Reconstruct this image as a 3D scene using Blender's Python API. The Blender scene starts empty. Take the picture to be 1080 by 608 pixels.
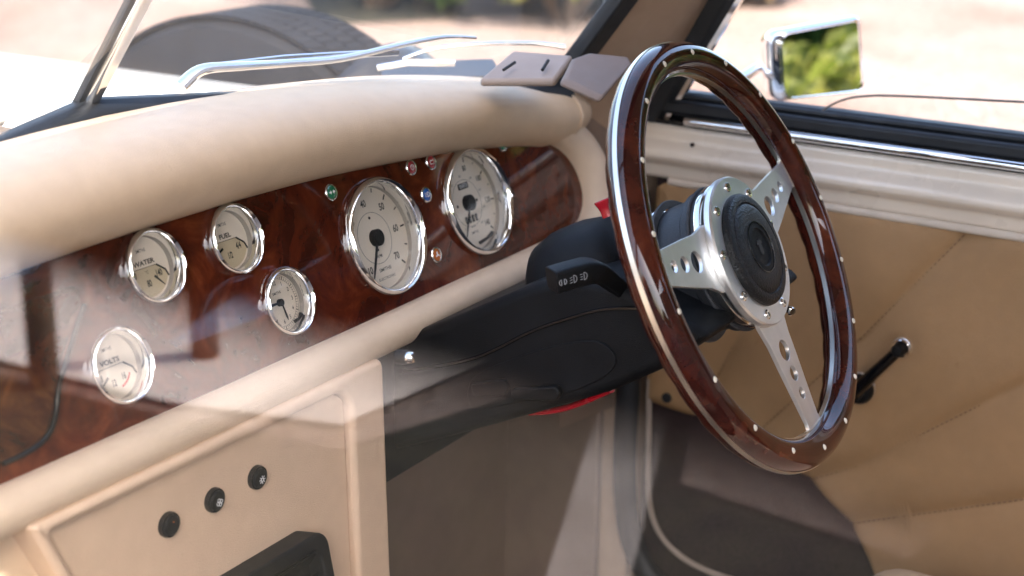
import bpy, bmesh, math, random
import numpy as np
from mathutils import Vector, Matrix
random.seed(7)
PI = math.pi
R = math.radians
EYE = 1.15                      # camera height above the gravel
C = bpy.context.scene.collection
V = Vector

# ------------------------------------------------------------------ camera model (solved from the gauges and the wheel)
YAW, PITCH, ROLL, FPX = R(31.547), R(-17.968), R(1.112), 1622.47
cf = V((math.cos(YAW)*math.cos(PITCH), math.sin(YAW)*math.cos(PITCH), math.sin(PITCH)))
cr0 = V((math.sin(YAW), -math.cos(YAW), 0)); cu0 = cr0.cross(cf)
cr = cr0*math.cos(ROLL)+cu0*math.sin(ROLL); cu = cu0*math.cos(ROLL)-cr0*math.sin(ROLL)

def ray(px, py): return cf+cr*((px-540)/FPX)+cu*((304-py)/FPX)
def onx(px, py, X): r = ray(px, py); return r*(X/r.x)
def ony(px, py, Y): r = ray(px, py); return r*(Y/r.y)
def onz(px, py, Z): r = ray(px, py); return r*(Z/r.z)
def at(px, py, t): return ray(px, py)*t

# ------------------------------------------------------------------ materials
MATS = {}
class NT:
    def __init__(s, name):
        s.m = bpy.data.materials.new(name); s.m.use_nodes = True
        s.t = s.m.node_tree; s.b = s.t.nodes['Principled BSDF']; s.o = s.t.nodes['Material Output']
    def n(s, typ, **kw):
        d = s.t.nodes.new(typ)
        for k, v in kw.items():
            if k in d.inputs: d.inputs[k].default_value = v
            else: setattr(d, k, v)
        return d
    def l(s, a, b): s.t.links.new(a, b)
    def ramp(s, stops, fac):
        r = s.n('ShaderNodeValToRGB'); e = r.color_ramp.elements
        while len(e) < len(stops): e.new(.5)
        for i, (p, c) in enumerate(stops): e[i].position = p; e[i].color = (*c, 1)
        s.l(fac, r.inputs[0]); return r.outputs[0]
    def noise(s, scale, detail=4, dist=0., rough=.5, vec=None):
        x = s.n('ShaderNodeTexNoise'); x.inputs['Scale'].default_value = scale; x.inputs['Detail'].default_value = detail
        x.inputs['Distortion'].default_value = dist; x.inputs['Roughness'].default_value = rough
        if vec is None: vec = s.coord()
        s.l(vec, x.inputs['Vector']); return x.outputs['Fac']
    def coord(s):
        if not hasattr(s, '_c'): s._c = s.n('ShaderNodeTexCoord').outputs['Object']
        return s._c
    def bump(s, h, strength=.3, dist=.001):
        b = s.n('ShaderNodeBump'); b.inputs['Strength'].default_value = strength; b.inputs['Distance'].default_value = dist
        s.l(h, b.inputs['Height']); s.l(b.outputs[0], s.b.inputs['Normal'])

def simple(name, col, rough=.5, metal=0., var=.12, vs=30., bump=0., bs=400., coat=0., spec=None):
    t = NT(name)
    f = t.noise(vs, 5)
    c0 = tuple(max(0, v*(1-var)) for v in col); c1 = tuple(min(1, v*(1+var)) for v in col)
    t.l(t.ramp([(.3, c0), (.7, c1)], f), t.b.inputs['Base Color'])
    rr = t.n('ShaderNodeMapRange'); t.l(t.noise(vs*2.3, 4), rr.inputs[0])
    rr.inputs[3].default_value = max(.01, rough*.8); rr.inputs[4].default_value = min(1, rough*1.25)
    t.l(rr.outputs[0], t.b.inputs['Roughness'])
    t.b.inputs['Metallic'].default_value = metal
    t.b.inputs['Coat Weight'].default_value = coat; t.b.inputs['Coat Roughness'].default_value = .03
    if spec is not None: t.b.inputs['Specular IOR Level'].default_value = spec
    if bump: t.bump(t.noise(bs, 6), bump, .0006)
    MATS[name] = t.m; return t.m

def leather(name, col, rough=.42, dirt=.25, grain=900.):
    t = NT(name)
    big = t.noise(7, 5, .6); fine = t.noise(60, 6)
    a = t.ramp([(.25, tuple(v*(1-dirt) for v in col)), (.7, col)], big)
    b = t.ramp([(.35, (.95, .945, .94)), (.65, (1, 1, 1))], fine)
    mx = t.n('ShaderNodeMix', data_type='RGBA', blend_type='MULTIPLY'); mx.inputs[0].default_value = 1
    t.l(a, mx.inputs[6]); t.l(b, mx.inputs[7])
    # scuffs: sparse darker scratches
    sc = t.ramp([(.66, (1, 1, 1)), (.72, (.72, .66, .6))], t.noise(14, 8, 2.2, .7))
    m2 = t.n('ShaderNodeMix', data_type='RGBA', blend_type='MULTIPLY'); m2.inputs[0].default_value = .5
    t.l(mx.outputs[2], m2.inputs[6]); t.l(sc, m2.inputs[7])
    t.l(m2.outputs[2], t.b.inputs['Base Color'])
    rr = t.n('ShaderNodeMapRange'); t.l(t.noise(25, 5), rr.inputs[0])
    rr.inputs[3].default_value = rough*.8; rr.inputs[4].default_value = rough*1.3
    t.l(rr.outputs[0], t.b.inputs['Roughness'])
    vo = t.n('ShaderNodeTexVoronoi', feature='DISTANCE_TO_EDGE'); vo.inputs['Scale'].default_value = grain; t.l(t.coord(), vo.inputs['Vector'])
    wr = t.noise(22, 4, 1.0)
    ad = t.n('ShaderNodeMath', operation='ADD'); t.l(vo.outputs[0], ad.inputs[0])
    mu = t.n('ShaderNodeMath', operation='MULTIPLY'); mu.inputs[1].default_value = 1.1; t.l(wr, mu.inputs[0]); t.l(mu.outputs[0], ad.inputs[1])
    t.bump(ad.outputs[0], .6, .0016)
    MATS[name] = t.m; return t.m

def wood(name, stops, scale=14, rough=.22, coat=1.0, stretch=(1, 1, 1), dist=2.6):
    t = NT(name)
    mp = t.n('ShaderNodeMapping'); mp.inputs['Scale'].default_value = stretch; t.l(t.coord(), mp.inputs[0])
    n1 = t.noise(scale, 9, dist, .62, mp.outputs[0])
    n2 = t.noise(scale*7, 6, 1.2, .6, mp.outputs[0])
    n3 = t.noise(scale*.28, 3, 1.2, .5, mp.outputs[0])
    mu = t.n('ShaderNodeMath', operation='MULTIPLY'); mu.inputs[1].default_value = .16; t.l(n2, mu.inputs[0])
    m3 = t.n('ShaderNodeMath', operation='MULTIPLY'); m3.inputs[1].default_value = .75; t.l(n3, m3.inputs[0])
    ad = t.n('ShaderNodeMath', operation='ADD'); t.l(n1, ad.inputs[0]); t.l(mu.outputs[0], ad.inputs[1])
    a2 = t.n('ShaderNodeMath', operation='ADD'); t.l(ad.outputs[0], a2.inputs[0]); t.l(m3.outputs[0], a2.inputs[1])
    dv = t.n('ShaderNodeMath', operation='MULTIPLY'); dv.inputs[1].default_value = .524; t.l(a2.outputs[0], dv.inputs[0])
    t.l(t.ramp(stops, dv.outputs[0]), t.b.inputs['Base Color'])
    t.b.inputs['Roughness'].default_value = rough
    t.b.inputs['Coat Weight'].default_value = coat; t.b.inputs['Coat Roughness'].default_value = .025
    t.b.inputs['Coat IOR'].default_value = 1.5; t.b.inputs['Specular IOR Level'].default_value = .05
    MATS[name] = t.m; return t.m

def glass(name, dust=.04, dustcol=(.8, .8, .78), ior=1.5, tint=(.985, .985, .98), dots=True):
    t = NT(name); t.t.nodes.remove(t.b)
    g = t.n('ShaderNodeNewGeometry')
    mi = t.n('ShaderNodeMapRange'); t.l(g.outputs['Backfacing'], mi.inputs[0]); mi.inputs[3].default_value = ior; mi.inputs[4].default_value = 1/ior
    fr = t.n('ShaderNodeFresnel'); t.l(mi.outputs[0], fr.inputs[0])
    tr = t.n('ShaderNodeBsdfTransparent'); tr.inputs[0].default_value = (*tint, 1)
    gl = t.n('ShaderNodeBsdfGlossy'); gl.inputs['Roughness'].default_value = 0.0
    m = t.n('ShaderNodeMixShader'); t.l(fr.outputs[0], m.inputs[0]); t.l(tr.outputs[0], m.inputs[1]); t.l(gl.outputs[0], m.inputs[2])
    di = t.n('ShaderNodeBsdfDiffuse'); di.inputs[0].default_value = (*dustcol, 1)
    tl = t.n('ShaderNodeBsdfTranslucent'); tl.inputs[0].default_value = (*dustcol, 1)
    dm = t.n('ShaderNodeMixShader'); t.l(di.outputs[0], dm.inputs[1]); t.l(tl.outputs[0], dm.inputs[2])
    m2 = t.n('ShaderNodeMixShader')
    rr = t.n('ShaderNodeMapRange'); t.l(t.noise(18, 8, .5, .7), rr.inputs[0]); rr.inputs[1].default_value = .3; rr.inputs[2].default_value = .75
    rr.inputs[3].default_value = dust*.4; rr.inputs[4].default_value = dust*1.7
    t.l(rr.outputs[0], m2.inputs[0]); t.l(m.outputs[0], m2.inputs[1]); t.l(dm.outputs[0], m2.inputs[2])
    t.l(m2.outputs[0], t.o.inputs[0]); MATS[name] = t.m; return t.m

leather('cream_leather', (.75, .57, .40), .36, .05)
leather('cream_rail', (.76, .60, .45), .36, .05)
leather('console_leather', (.74, .55, .40), .42, .04)
leather('door_vinyl', (.42, .25, .118), .5, .12, 700)
leather('pillar_leather', (.52, .37, .27), .6, .2)
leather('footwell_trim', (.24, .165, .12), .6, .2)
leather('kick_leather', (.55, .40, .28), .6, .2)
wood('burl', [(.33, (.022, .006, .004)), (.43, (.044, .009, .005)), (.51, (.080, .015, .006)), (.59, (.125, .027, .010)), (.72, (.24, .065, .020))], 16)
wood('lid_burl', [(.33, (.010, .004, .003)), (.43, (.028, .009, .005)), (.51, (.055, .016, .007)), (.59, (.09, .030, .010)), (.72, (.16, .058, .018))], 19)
wood('rim_wood', [(.30, (.012, .004, .003)), (.45, (.035, .007, .005)), (.55, (.07, .014, .007)), (.68, (.12, .028, .012))], 30, .15, 1, (1, 1, 1), 1.2)
simple('chrome', (.86, .87, .88), .05, 1., .02)
simple('brushed_alloy', (.90, .90, .89), .36, .9, .05, 60)
simple('polished_alloy', (.84, .83, .80), .13, 1., .04)
simple('spine_alloy', (.90, .84, .74), .3, 1., .03)
simple('black_plastic', (.0055, .006, .007), .46, 0, .3, 20, .8, 1200, 0, .18)
simple('gloss_black', (.006, .006, .007), .2, 0, .2, 20, 0, 1, 0, .4)
simple('black_rubber', (.012, .014, .018), .5, 0, .3, 30, .3, 500)
simple('boss_grey', (.05, .052, .058), .5, 0, .2, 200, .6, 900)
simple('boss_black', (.016, .017, .02), .45, 0, .3, 30, .6, 700)
t = NT('pad_leather'); t.b.inputs['Specular IOR Level'].default_value = .35; t.b.inputs['Base Color'].default_value = (.010, .011, .013, 1); t.b.inputs['Roughness'].default_value = .36
vo = t.n('ShaderNodeTexVoronoi'); vo.inputs['Scale'].default_value = 620; t.l(t.coord(), vo.inputs['Vector']); t.bump(vo.outputs[0], .75, .0008); MATS['pad_leather'] = t.m
simple('dial_cream', (.86, .77, .66), .55, 0, .03)
simple('dial_yellow', (.62, .52, .36), .55, 0, .03)
simple('dial_wall', (.34, .31, .28), .45, 0, .05)  # wall tone darkened to carry the shadow inside the bezels
simple('ink', (.012, .012, .014), .6, 0, .1)
simple('grey_ink', (.25, .22, .2), .6, 0, .1)
simple('red_ink', (.55, .03, .02), .5, 0, .1)
simple('pale_ink', (.30, .31, .33), .5, 0, .05)
simple('white_ink', (.75, .76, .78), .5, 0, .05)
simple('ivory', (.86, .80, .66), .35, 0, .05)
simple('red_plastic', (.45, .008, .02), .25, 0, .1, 30, 0, 1, .4)
simple('lens_green', (.01, .16, .07), .15, 0, .1, 30, 0, 1, 1)
simple('lens_red', (.32, .02, .03), .15, 0, .1, 30, 0, 1, 1)
simple('lens_blue', (.01, .09, .40), .15, 0, .1, 30, 0, 1, 1)
simple('lens_amber', (.48, .13, .03), .15, 0, .1, 30, 0, 1, 1)
simple('door_paint', (.82, .72, .61), .28, 0, .05, 8, 0, 1, .5)
simple('car_paint', (.78, .77, .74), .25, 0, .03, 5, 0, 1, .8)
simple('wing_paint', (.012, .013, .016), .4, 0, .1, 5, 0, 1, .25)
simple('pale_card', (.36, .285, .245), .6, 0, .06)
leather('corner_leather', (.27, .195, .16), .6, .1)
simple('reflect_dull', (.36, .32, .30), .85, 0, .3, 6)
simple('reflect_pale', (.80, .71, .66), .8, 0, .08, 3)
simple('carpet', (.020, .008, .008), .95, 0, .4, 200, 1., 900)
simple('floor_carpet', (.05, .035, .028), .95, 0, .4, 200, 1., 900)
simple('dull_piping', (.36, .29, .24), .5)
simple('piping', (.62, .53, .44), .5)
simple('thread', (.19, .11, .06), .7)
simple('tyre_rubber', (.006, .007, .010), .75, 0, .3, 12, .5, 120, 0, .2)
simple('bark', (.10, .07, .05), .9)
simple('headliner', (.42, .35, .28), .8)
glass('window_glass', .001)
glass('screen_glass', .018, (.85, .86, .86))
glass('gauge_glass', .004, ior=1.4)
t = NT('mirror_silver'); t.b.inputs['Metallic'].default_value = 1; t.b.inputs['Roughness'].default_value = .01; t.b.inputs['Base Color'].default_value = (.9, .9, .9, 1); MATS['mirror_silver'] = t.m

def leaf_mat(name, c0, c1, c2):
    t = NT(name)
    inf = t.n('ShaderNodeNewGeometry')
    f = t.ramp([(.1, c0), (.55, c1), (.95, c2)], inf.outputs['Random Per Island'])
    t.l(f, t.b.inputs['Base Color']); t.b.inputs['Roughness'].default_value = .5
    tl = t.n('ShaderNodeBsdfTranslucent'); t.l(f, tl.inputs[0])
    m = t.n('ShaderNodeMixShader'); m.inputs[0].default_value = .5
    t.l(t.b.outputs[0], m.inputs[1]); t.l(tl.outputs[0], m.inputs[2]); t.l(m.outputs[0], t.o.inputs[0]); MATS[name] = t.m
leaf_mat('leaf_yellow', (.10, .13, .02), (.22, .25, .05), (.38, .37, .09))
leaf_mat('leaf_green', (.03, .07, .02), (.08, .15, .03), (.16, .22, .05))
leaf_mat('leaf_dark', (.02, .04, .012), (.045, .075, .02), (.09, .11, .03))
leaf_mat('leaf_red', (.10, .03, .02), (.20, .05, .03), (.30, .12, .04))
leaf_mat('leaf_dry', (.20, .14, .09), (.32, .24, .14), (.26, .28, .10))

t = NT('gravel')
vo = t.n('ShaderNodeTexVoronoi'); vo.inputs['Scale'].default_value = 45; t.l(t.coord(), vo.inputs['Vector'])
c1 = t.ramp([(.0, (.16, .11, .09)), (.5, (.235, .175, .15)), (1, (.31, .25, .22))], vo.outputs['Color'])
c2 = t.ramp([(.35, (.72, .62, .55)), (.6, (1, 1, 1))], t.noise(.55, 5, .8))
mx = t.n('ShaderNodeMix', data_type='RGBA', blend_type='MULTIPLY'); mx.inputs[0].default_value = 1
t.l(c1, mx.inputs[6]); t.l(c2, mx.inputs[7]); t.l(mx.outputs[2], t.b.inputs['Base Color']); t.b.inputs['Roughness'].default_value = .9
t.bump(vo.outputs['Distance'], .6, .02); MATS['gravel'] = t.m
t = NT('grass_soil')
t.l(t.ramp([(.35, (.014, .012, .008)), (.6, (.034, .029, .016))], t.noise(9, 6)), t.b.inputs['Base Color']); t.b.inputs['Roughness'].default_value = .95; MATS['grass_soil'] = t.m

# ------------------------------------------------------------------ mesh building
class MB:
    def __init__(s): s.v = []; s.f = []; s.wn = False
    def add(s, vs, fs):
        b = len(s.v); s.v += [V(p) for p in vs]; s.f += [tuple(b+i for i in f) for f in fs]; return s
    def box(s, c, ax, ay, az, lx, ly, lz):
        c = V(c); vs = []
        for k in (-1, 1):
            for j in (-1, 1):
                for i in (-1, 1): vs.append(c+ax*(i*lx/2)+ay*(j*ly/2)+az*(k*lz/2))
        return s.add(vs, [(0, 2, 3, 1), (4, 5, 7, 6), (0, 1, 5, 4), (2, 6, 7, 3), (0, 4, 6, 2), (1, 3, 7, 5)])
    def abox(s, x0, x1, y0, y1, z0, z1):
        return s.box(((x0+x1)/2, (y0+y1)/2, (z0+z1)/2), V((1, 0, 0)), V((0, 1, 0)), V((0, 0, 1)), x1-x0, y1-y0, z1-z0)
    def loft(s, secs, cap=True, closed=False):
        n = len(secs[0]); b = len(s.v)
        for q in secs: s.v += [V(p) for p in q]
        m = len(secs)
        for i in range(m if closed else m-1):
            for j in range(n):
                i2 = (i+1) % m
                s.f.append((b+i*n+j, b+i*n+(j+1) % n, b+i2*n+(j+1) % n, b+i2*n+j))
        if cap and not closed:
            s.f.append(tuple(b+j for j in range(n))[::-1]); s.f.append(tuple(b+(m-1)*n+j for j in range(n)))
        return s
    def grid(s, fn, nu, nv):
        b = len(s.v)
        for i in range(nu+1):
            for j in range(nv+1): s.v.append(V(fn(i/nu, j/nv)))
        for i in range(nu):
            for j in range(nv):
                k = b+i*(nv+1)+j; s.f.append((k, k+1, k+nv+2, k+nv+1))
        return s
    def tube(s, path, r, n=12, closed=False, squash=None, cap=True, up=None):
        path = [V(p) for p in path]; m = len(path); rs = r if isinstance(r, (list, tuple)) else [r]*m
        secs = []; prev = None
        for i, p in enumerate(path):
            if closed: tg = path[(i+1) % m]-path[i-1]
            else: tg = path[min(i+1, m-1)]-path[max(i-1, 0)]
            tg.normalize()
            if prev is None:
                u = V(up) if up else V((0, 0, 1))
                if abs(u.dot(tg)) > .95: u = V((1, 0, 0))
            else: u = prev
            u = (u-tg*u.dot(tg)).normalized(); w = tg.cross(u); prev = u
            a, b = (1, 1) if not squash else squash
            secs.append([p+u*(math.cos(k*2*PI/n)*rs[i]*a)+w*(math.sin(k*2*PI/n)*rs[i]*b) for k in range(n)])
        return s.loft(secs, cap, closed)
    def lathe(s, prof, o, ax, n=48, ref=None, cap=False):
        o = V(o); ax = V(ax).normalized(); u = V(ref) if ref else V((1, 0, 0))
        if abs(u.dot(ax)) > .95: u = V((0, 0, 1))
        u = (u-ax*u.dot(ax)).normalized(); w = ax.cross(u); b = len(s.v); m = len(prof)
        for r, h in prof:
            for k in range(n):
                a = k*2*PI/n; s.v.append(o+ax*h+u*(r*math.cos(a))+w*(r*math.sin(a)))
        for i in range(m-1):
            for k in range(n):
                k2 = (k+1) % n; s.f.append((b+i*n+k, b+i*n+k2, b+(i+1)*n+k2, b+(i+1)*n+k))
        for i in (0, m-1):
            if cap and 1e-6 < prof[i][0]: s.f.append(tuple(b+i*n+k for k in range(n)))
        return s
    def build(s, name, mat, parent=None, bevel=0, seg=2, ang=35, flat=False, recalc=True, subsurf=0):
        me = bpy.data.meshes.new(name)
        o = bpy.data.objects.new(name, me); C.objects.link(o)
        base = V((0, 0, 0))
        if parent is not None: base = V(parent.get('_w', (0, 0, 0))); o.parent = parent; o['_w'] = tuple(base)
        me.from_pydata([p-base for p in s.v] if parent is not None else [p+V((0, 0, EYE)) for p in s.v], [], s.f)
        me.validate(); bm = bmesh.new(); bm.from_mesh(me)
        bmesh.ops.remove_doubles(bm, verts=bm.verts, dist=1e-6)
        if recalc: bmesh.ops.recalc_face_normals(bm, faces=bm.faces)
        bm.to_mesh(me); bm.free()
        if not flat:
            me.shade_smooth(); me.set_sharp_from_angle(angle=R(ang))
        me.materials.append(MATS[mat] if isinstance(mat, str) else mat)
        if bevel:
            m = o.modifiers.new('b', 'BEVEL'); m.width = bevel; m.segments = seg; m.limit_method = 'ANGLE'; m.angle_limit = R(40)
        if s.wn and not flat:
            m = o.modifiers.new('w', 'WEIGHTED_NORMAL'); m.keep_sharp = True; m.weight = 100
        if subsurf:
            m = o.modifiers.new('s', 'SUBSURF'); m.levels = m.render_levels = subsurf
        return o

def thing(name, label, cat, loc=(0, 0, 0), group=None, kind=None):
    o = bpy.data.objects.new(name, None); C.objects.link(o); loc = V(loc)
    o.location = loc+V((0, 0, EYE)); o['_w'] = tuple(loc); o.empty_display_size = .05
    tag(o, label, cat, group, kind); return o
def tag(o, label=None, cat=None, group=None, kind=None):
    if label: o['label'] = label
    if cat: o['category'] = cat
    if group: o['group'] = group
    if kind: o['kind'] = kind
    return o
def centre(o):
    """put the origin of a top-level mesh at the middle of its base"""
    me = o.data; n = len(me.vertices); co = np.empty(n*3, 'f'); me.vertices.foreach_get('co', co); co = co.reshape(-1, 3)
    c = np.array([(co[:, 0].min()+co[:, 0].max())/2, (co[:, 1].min()+co[:, 1].max())/2, co[:, 2].min()], 'f')
    me.vertices.foreach_set('co', (co-c).ravel()); o.location = V([float(x) for x in c]); return o

class Frame:
    def __init__(s, o, ax, ay, n): s.o = V(o); s.x = V(ax); s.y = V(ay); s.n = V(n)
    def p(s, a, b, h=0): return s.o+s.x*a+s.y*b+s.n*h
    def hit(s, px, py, h=0):
        r = ray(px, py); q = r*(((s.o+s.n*h).dot(s.n))/r.dot(s.n)); d = q-s.o; return (d.dot(s.x), d.dot(s.y))
    def at(s, a, b, h=0): return Frame(s.p(a, b, h), s.x, s.y, s.n)
    def rot(s, ang):
        c, q = math.cos(ang), math.sin(ang); return Frame(s.o, s.x*c+s.y*q, s.y*c-s.x*q, s.n)

def fill(mb, fr, outlines, h0, h1, bevel=0, res=2):
    """solid plate from 2D outlines (later ones are holes) between heights h0 and h1 of a frame"""
    cu_ = bpy.data.curves.new('tmp', 'CURVE'); cu_.dimensions = '2D'; cu_.fill_mode = 'BOTH'
    for ol in outlines:
        sp = cu_.splines.new('POLY'); sp.points.add(len(ol)-1); sp.use_cyclic_u = True
        for i, (x, y) in enumerate(ol): sp.points[i].co = (x, y, 0, 1)
    cu_.extrude = (h1-h0)/2-bevel; cu_.bevel_depth = bevel; cu_.bevel_resolution = res; cu_.offset = -bevel
    ob = bpy.data.objects.new('tmp', cu_); C.objects.link(ob)
    dg = bpy.context.evaluated_depsgraph_get(); me = bpy.data.meshes.new_from_object(ob.evaluated_get(dg))
    mb.add([fr.p(v.co.x, v.co.y, v.co.z+(h0+h1)/2) for v in me.vertices], [tuple(p.vertices) for p in me.polygons])
    bpy.data.objects.remove(ob); bpy.data.curves.remove(cu_); bpy.data.meshes.remove(me)
    mb.wn = True
    return mb

TX = {}
def text(mb, fr, s, size, x=0, y=0, h=0, thick=.0002, bold=0., ang=0., sx=1.):
    key = (s, bold)
    if key not in TX:
        c = bpy.data.curves.new('tmp', 'FONT'); c.body = s; c.size = 1; c.align_x = 'CENTER'; c.align_y = 'CENTER'; c.resolution_u = 3; c.offset = bold
        ob = bpy.data.objects.new('tmp', c); C.objects.link(ob)
        dg = bpy.context.evaluated_depsgraph_get(); me = bpy.data.meshes.new_from_object(ob.evaluated_get(dg))
        TX[key] = ([tuple(v.co) for v in me.vertices], [tuple(p.vertices) for p in me.polygons])
        bpy.data.objects.remove(ob); bpy.data.curves.remove(c); bpy.data.meshes.remove(me)
    vs, fs = TX[key]; ca, sa = math.cos(ang), math.sin(ang)
    mb.add([fr.p(x+(vx*sx*ca-vy*sa)*size, y+(vx*sx*sa+vy*ca)*size, h+thick) for vx, vy, vz in vs], fs); return mb

def circle(r, n=48, cx=0, cy=0, a0=0, a1=2*PI): return [(cx+r*math.cos(a0+(a1-a0)*i/n), cy+r*math.sin(a0+(a1-a0)*i/n)) for i in range(n)]
def spline(pts, n=8, closed=False):
    out = []; m = len(pts); P = [np.array(p, float) for p in pts]
    for i in range(m if closed else m-1):
        if closed: p0, p1, p2, p3 = P[i-1], P[i], P[(i+1) % m], P[(i+2) % m]
        else: p0, p1, p2, p3 = P[max(i-1, 0)], P[i], P[i+1], P[min(i+2, m-1)]
        for k in range(n):
            t = k/n; out.append(tuple(.5*((2*p1)+(-p0+p2)*t+(2*p0-5*p1+4*p2-p3)*t*t+(-p0+3*p1-3*p2+p3)*t**3)))
    if not closed: out.append(tuple(P[-1]))
    return out
def rrect(w, h, r, n=6, cx=0, cy=0):
    o = []
    for sx, sy, a in ((1, 1, 0), (-1, 1, 90), (-1, -1, 180), (1, -1, 270)):
        for i in range(n+1):
            t = R(a+90*i/n); o.append((cx+sx*(w/2-r)+r*math.cos(t), cy+sy*(h/2-r)+r*math.sin(t)))
    return o
def rpoly(pts, r, n=5):
    """polygon with rounded corners"""
    out = []; m = len(pts)
    for i in range(m):
        p = np.array(pts[i], float); a = np.array(pts[i-1], float)-p; b = np.array(pts[(i+1) % m], float)-p
        rr = r[i] if isinstance(r, (list, tuple)) else r
        la, lb = np.linalg.norm(a), np.linalg.norm(b); d = min(rr, la*.45, lb*.45); a /= la; b /= lb
        for k in range(n+1):
            t = k/n; out.append(tuple((p+a*d)*(1-t)**2+2*p*t*(1-t)+(p+b*d)*t*t))
    return out
def bar(mb, fr, x0, y0, x1, y1, w, h0, h1):
    d = V((x1-x0, y1-y0)); L = d.length; d /= L; n = V((-d.y, d.x))
    q = [(x0+n.x*w/2, y0+n.y*w/2), (x0-n.x*w/2, y0-n.y*w/2), (x1-n.x*w/2, y1-n.y*w/2), (x1+n.x*w/2, y1+n.y*w/2)]
    mb.add([fr.p(a, b, h0) for a, b in q]+[fr.p(a, b, h1) for a, b in q], [(0, 1, 2, 3), (4, 7, 6, 5), (0, 4, 5, 1), (1, 5, 6, 2), (2, 6, 7, 3), (3, 7, 4, 0)])

# ------------------------------------------------------------------ the dashboard
TAU = R(18.825)
D = Frame((0, .771, -.374), (1, 0, 0), (0, math.sin(TAU), math.cos(TAU)), (0, -math.cos(TAU), math.sin(TAU)))
XC = .82                                   # middle of the car
WF = -.0055                                 # wood face behind the bezel plane
half = [(.82, .0755), (.90, .0752), (.98, .073), (1.065, .068), (1.18, .059), (1.267, .048), (1.330, .036), (1.366, .020), (1.385, -.004), (1.388, -.030), (1.376, -.050), (1.345, -.062), (1.25, -.0635), (1.12, -.064), (1.0, -.065), (.90, -.065), (.82, -.0655)]
rh = spline(half, 6)
wood_out = rh+[(2*XC-x, y) for x, y in rh[::-1][1:-1]]
dash = thing('dashboard', 'cream padded dashboard with a polished burl wood instrument panel', 'dashboard', (XC, .79, -.46))
GA = [(1.048, 0, .049), (1.196, 0, .049), (.780, .0395, .0262), (.868, .0395, .0262), (.906, -.0215, .0262), (.723, -.0195, .0262)]
fill(MB(), D, [wood_out]+[circle(r_, 56, x_, s_) for x_, s_, r_ in GA], WF-.012, WF, .0012).build('wood_panel', 'burl', dash, ang=30)

# glove box lid: its lower right corner shows at the far left
gl = [D.hit(*q, WF) for q in [(86, 322), (72, 365), (60, 405), (56, 436), (50, 456), (38, 470), (20, 481), (0, 490)]]
gs = spline(gl, 5)
gx0 = .28
lid_poly = [(p[0]-.003, p[1]+.0015) for p in gs]+[(gx0, gl[-1][1]+.003), (gx0, .045), (gl[0][0]-.003, .045)]
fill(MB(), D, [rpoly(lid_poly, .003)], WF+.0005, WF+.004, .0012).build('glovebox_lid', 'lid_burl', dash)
MB().tube([D.p(x+.0008, y, WF+.002) for x, y in gs], .0019, 8).build('glovebox_seal', 'gloss_black', dash)

# crash pad along the top: profile (forward, up) swept in x
def pad_section(x):
    k = 1.0
    e = max(0, (x-1.30)/.145); e = min(e, 1)
    w = D.p(x, float(np.interp(x, [p[0] for p in rh[:40]], [p[1] for p in rh[:40]])) if x > XC else float(np.interp(2*XC-x, [p[0] for p in rh[:40]], [p[1] for p in rh[:40]])), WF)
    if x > 1.33: w = D.p(x, .036-.010*((x-1.33)/.11), WF)
    s_ = math.sqrt(max(0.0, 1-e**3.2)); s_ = max(s_, .03)
    prof = [(.012, -.012), (-.004, -.008), (-.017, .001), (-.026, .014), (-.029, .028), (-.025, .042), (-.014, .053), (.003, .060), (.025, .063), (.05, .0635), (.08, .061), (.11, .056), (.14, .045), (.145, .01), (.10, -.03), (.04, -.03)]
    cy, cz = .03, .022
    hgt = 1.0-.12*max(0, (x-.9)/.5)
    out = []
    for a, b in prof:
        a2 = cy+(a-cy)*s_; b2 = cz+(b*hgt-cz)*s_
        out.append(V((x, w.y+a2, w.z+b2)))
    return out
pe = pad_section(1.372); MB().tube([p+(p-V((1.372, pe[4].y+.05, pe[4].z))).normalized()*.0002 for p in pe[:13]], .0016, 8).build('pad_seam', 'cream_rail', dash)
secs = []
xs = list(np.linspace(.2, 1.28, 60))+list(1.28+.165*np.sin(np.linspace(0, PI/2, 26)[1:]))
for x in xs: secs.append(pad_section(float(x)))
MB().loft(secs).build('crash_pad', 'cream_leather', dash, ang=70, subsurf=1)

# surround roll: right end of the wood and lower rail (mirrored at the passenger side), profile swept along the outline
def sweep(pts, prof_fn, name, mat):
    secs = []
    m = len(pts)
    for i in range(m):
        a = pts[max(0, i-1)]; b = pts[min(m-1, i+1)]
        d = V((b[0]-a[0], b[1]-a[1])).normalized(); nn = V((-d.y, d.x))          # outward when walked clockwise
        secs.append([D.p(pts[i][0]+nn.x*o, pts[i][1]+nn.y*o, f) for o, f in prof_fn(i/(m-1), pts[i])])
    return MB().loft(secs).build(name, mat, dash, ang=70, subsurf=1)
low = [(x, y) for x, y in rh if x > 1.30 or y < 0]
def surr(t, p):
    side = 1 if p[1] > -.055 else 0
    w = .058 if p[0] > 1.36 and p[1] > -.04 else .044
    w = float(np.interp(p[0], [.82, 1.0, 1.34, 1.375, 1.39], [.034, .034, .036, .044, .052]))
    pr = []
    for k in range(13):
        a = PI*k/12
        pr.append((w*.5-.002-w*.5*math.cos(a)*1.0, WF-.004+.024*math.sin(a)**.8))
    pr.append((w-.002, WF-.03)); pr.append((-.002, WF-.03))
    return pr
path = low+[(2*XC-x, y) for x, y in low[::-1][1:]]
sweep(path, surr, 'lower_rail', 'cream_rail')

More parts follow.
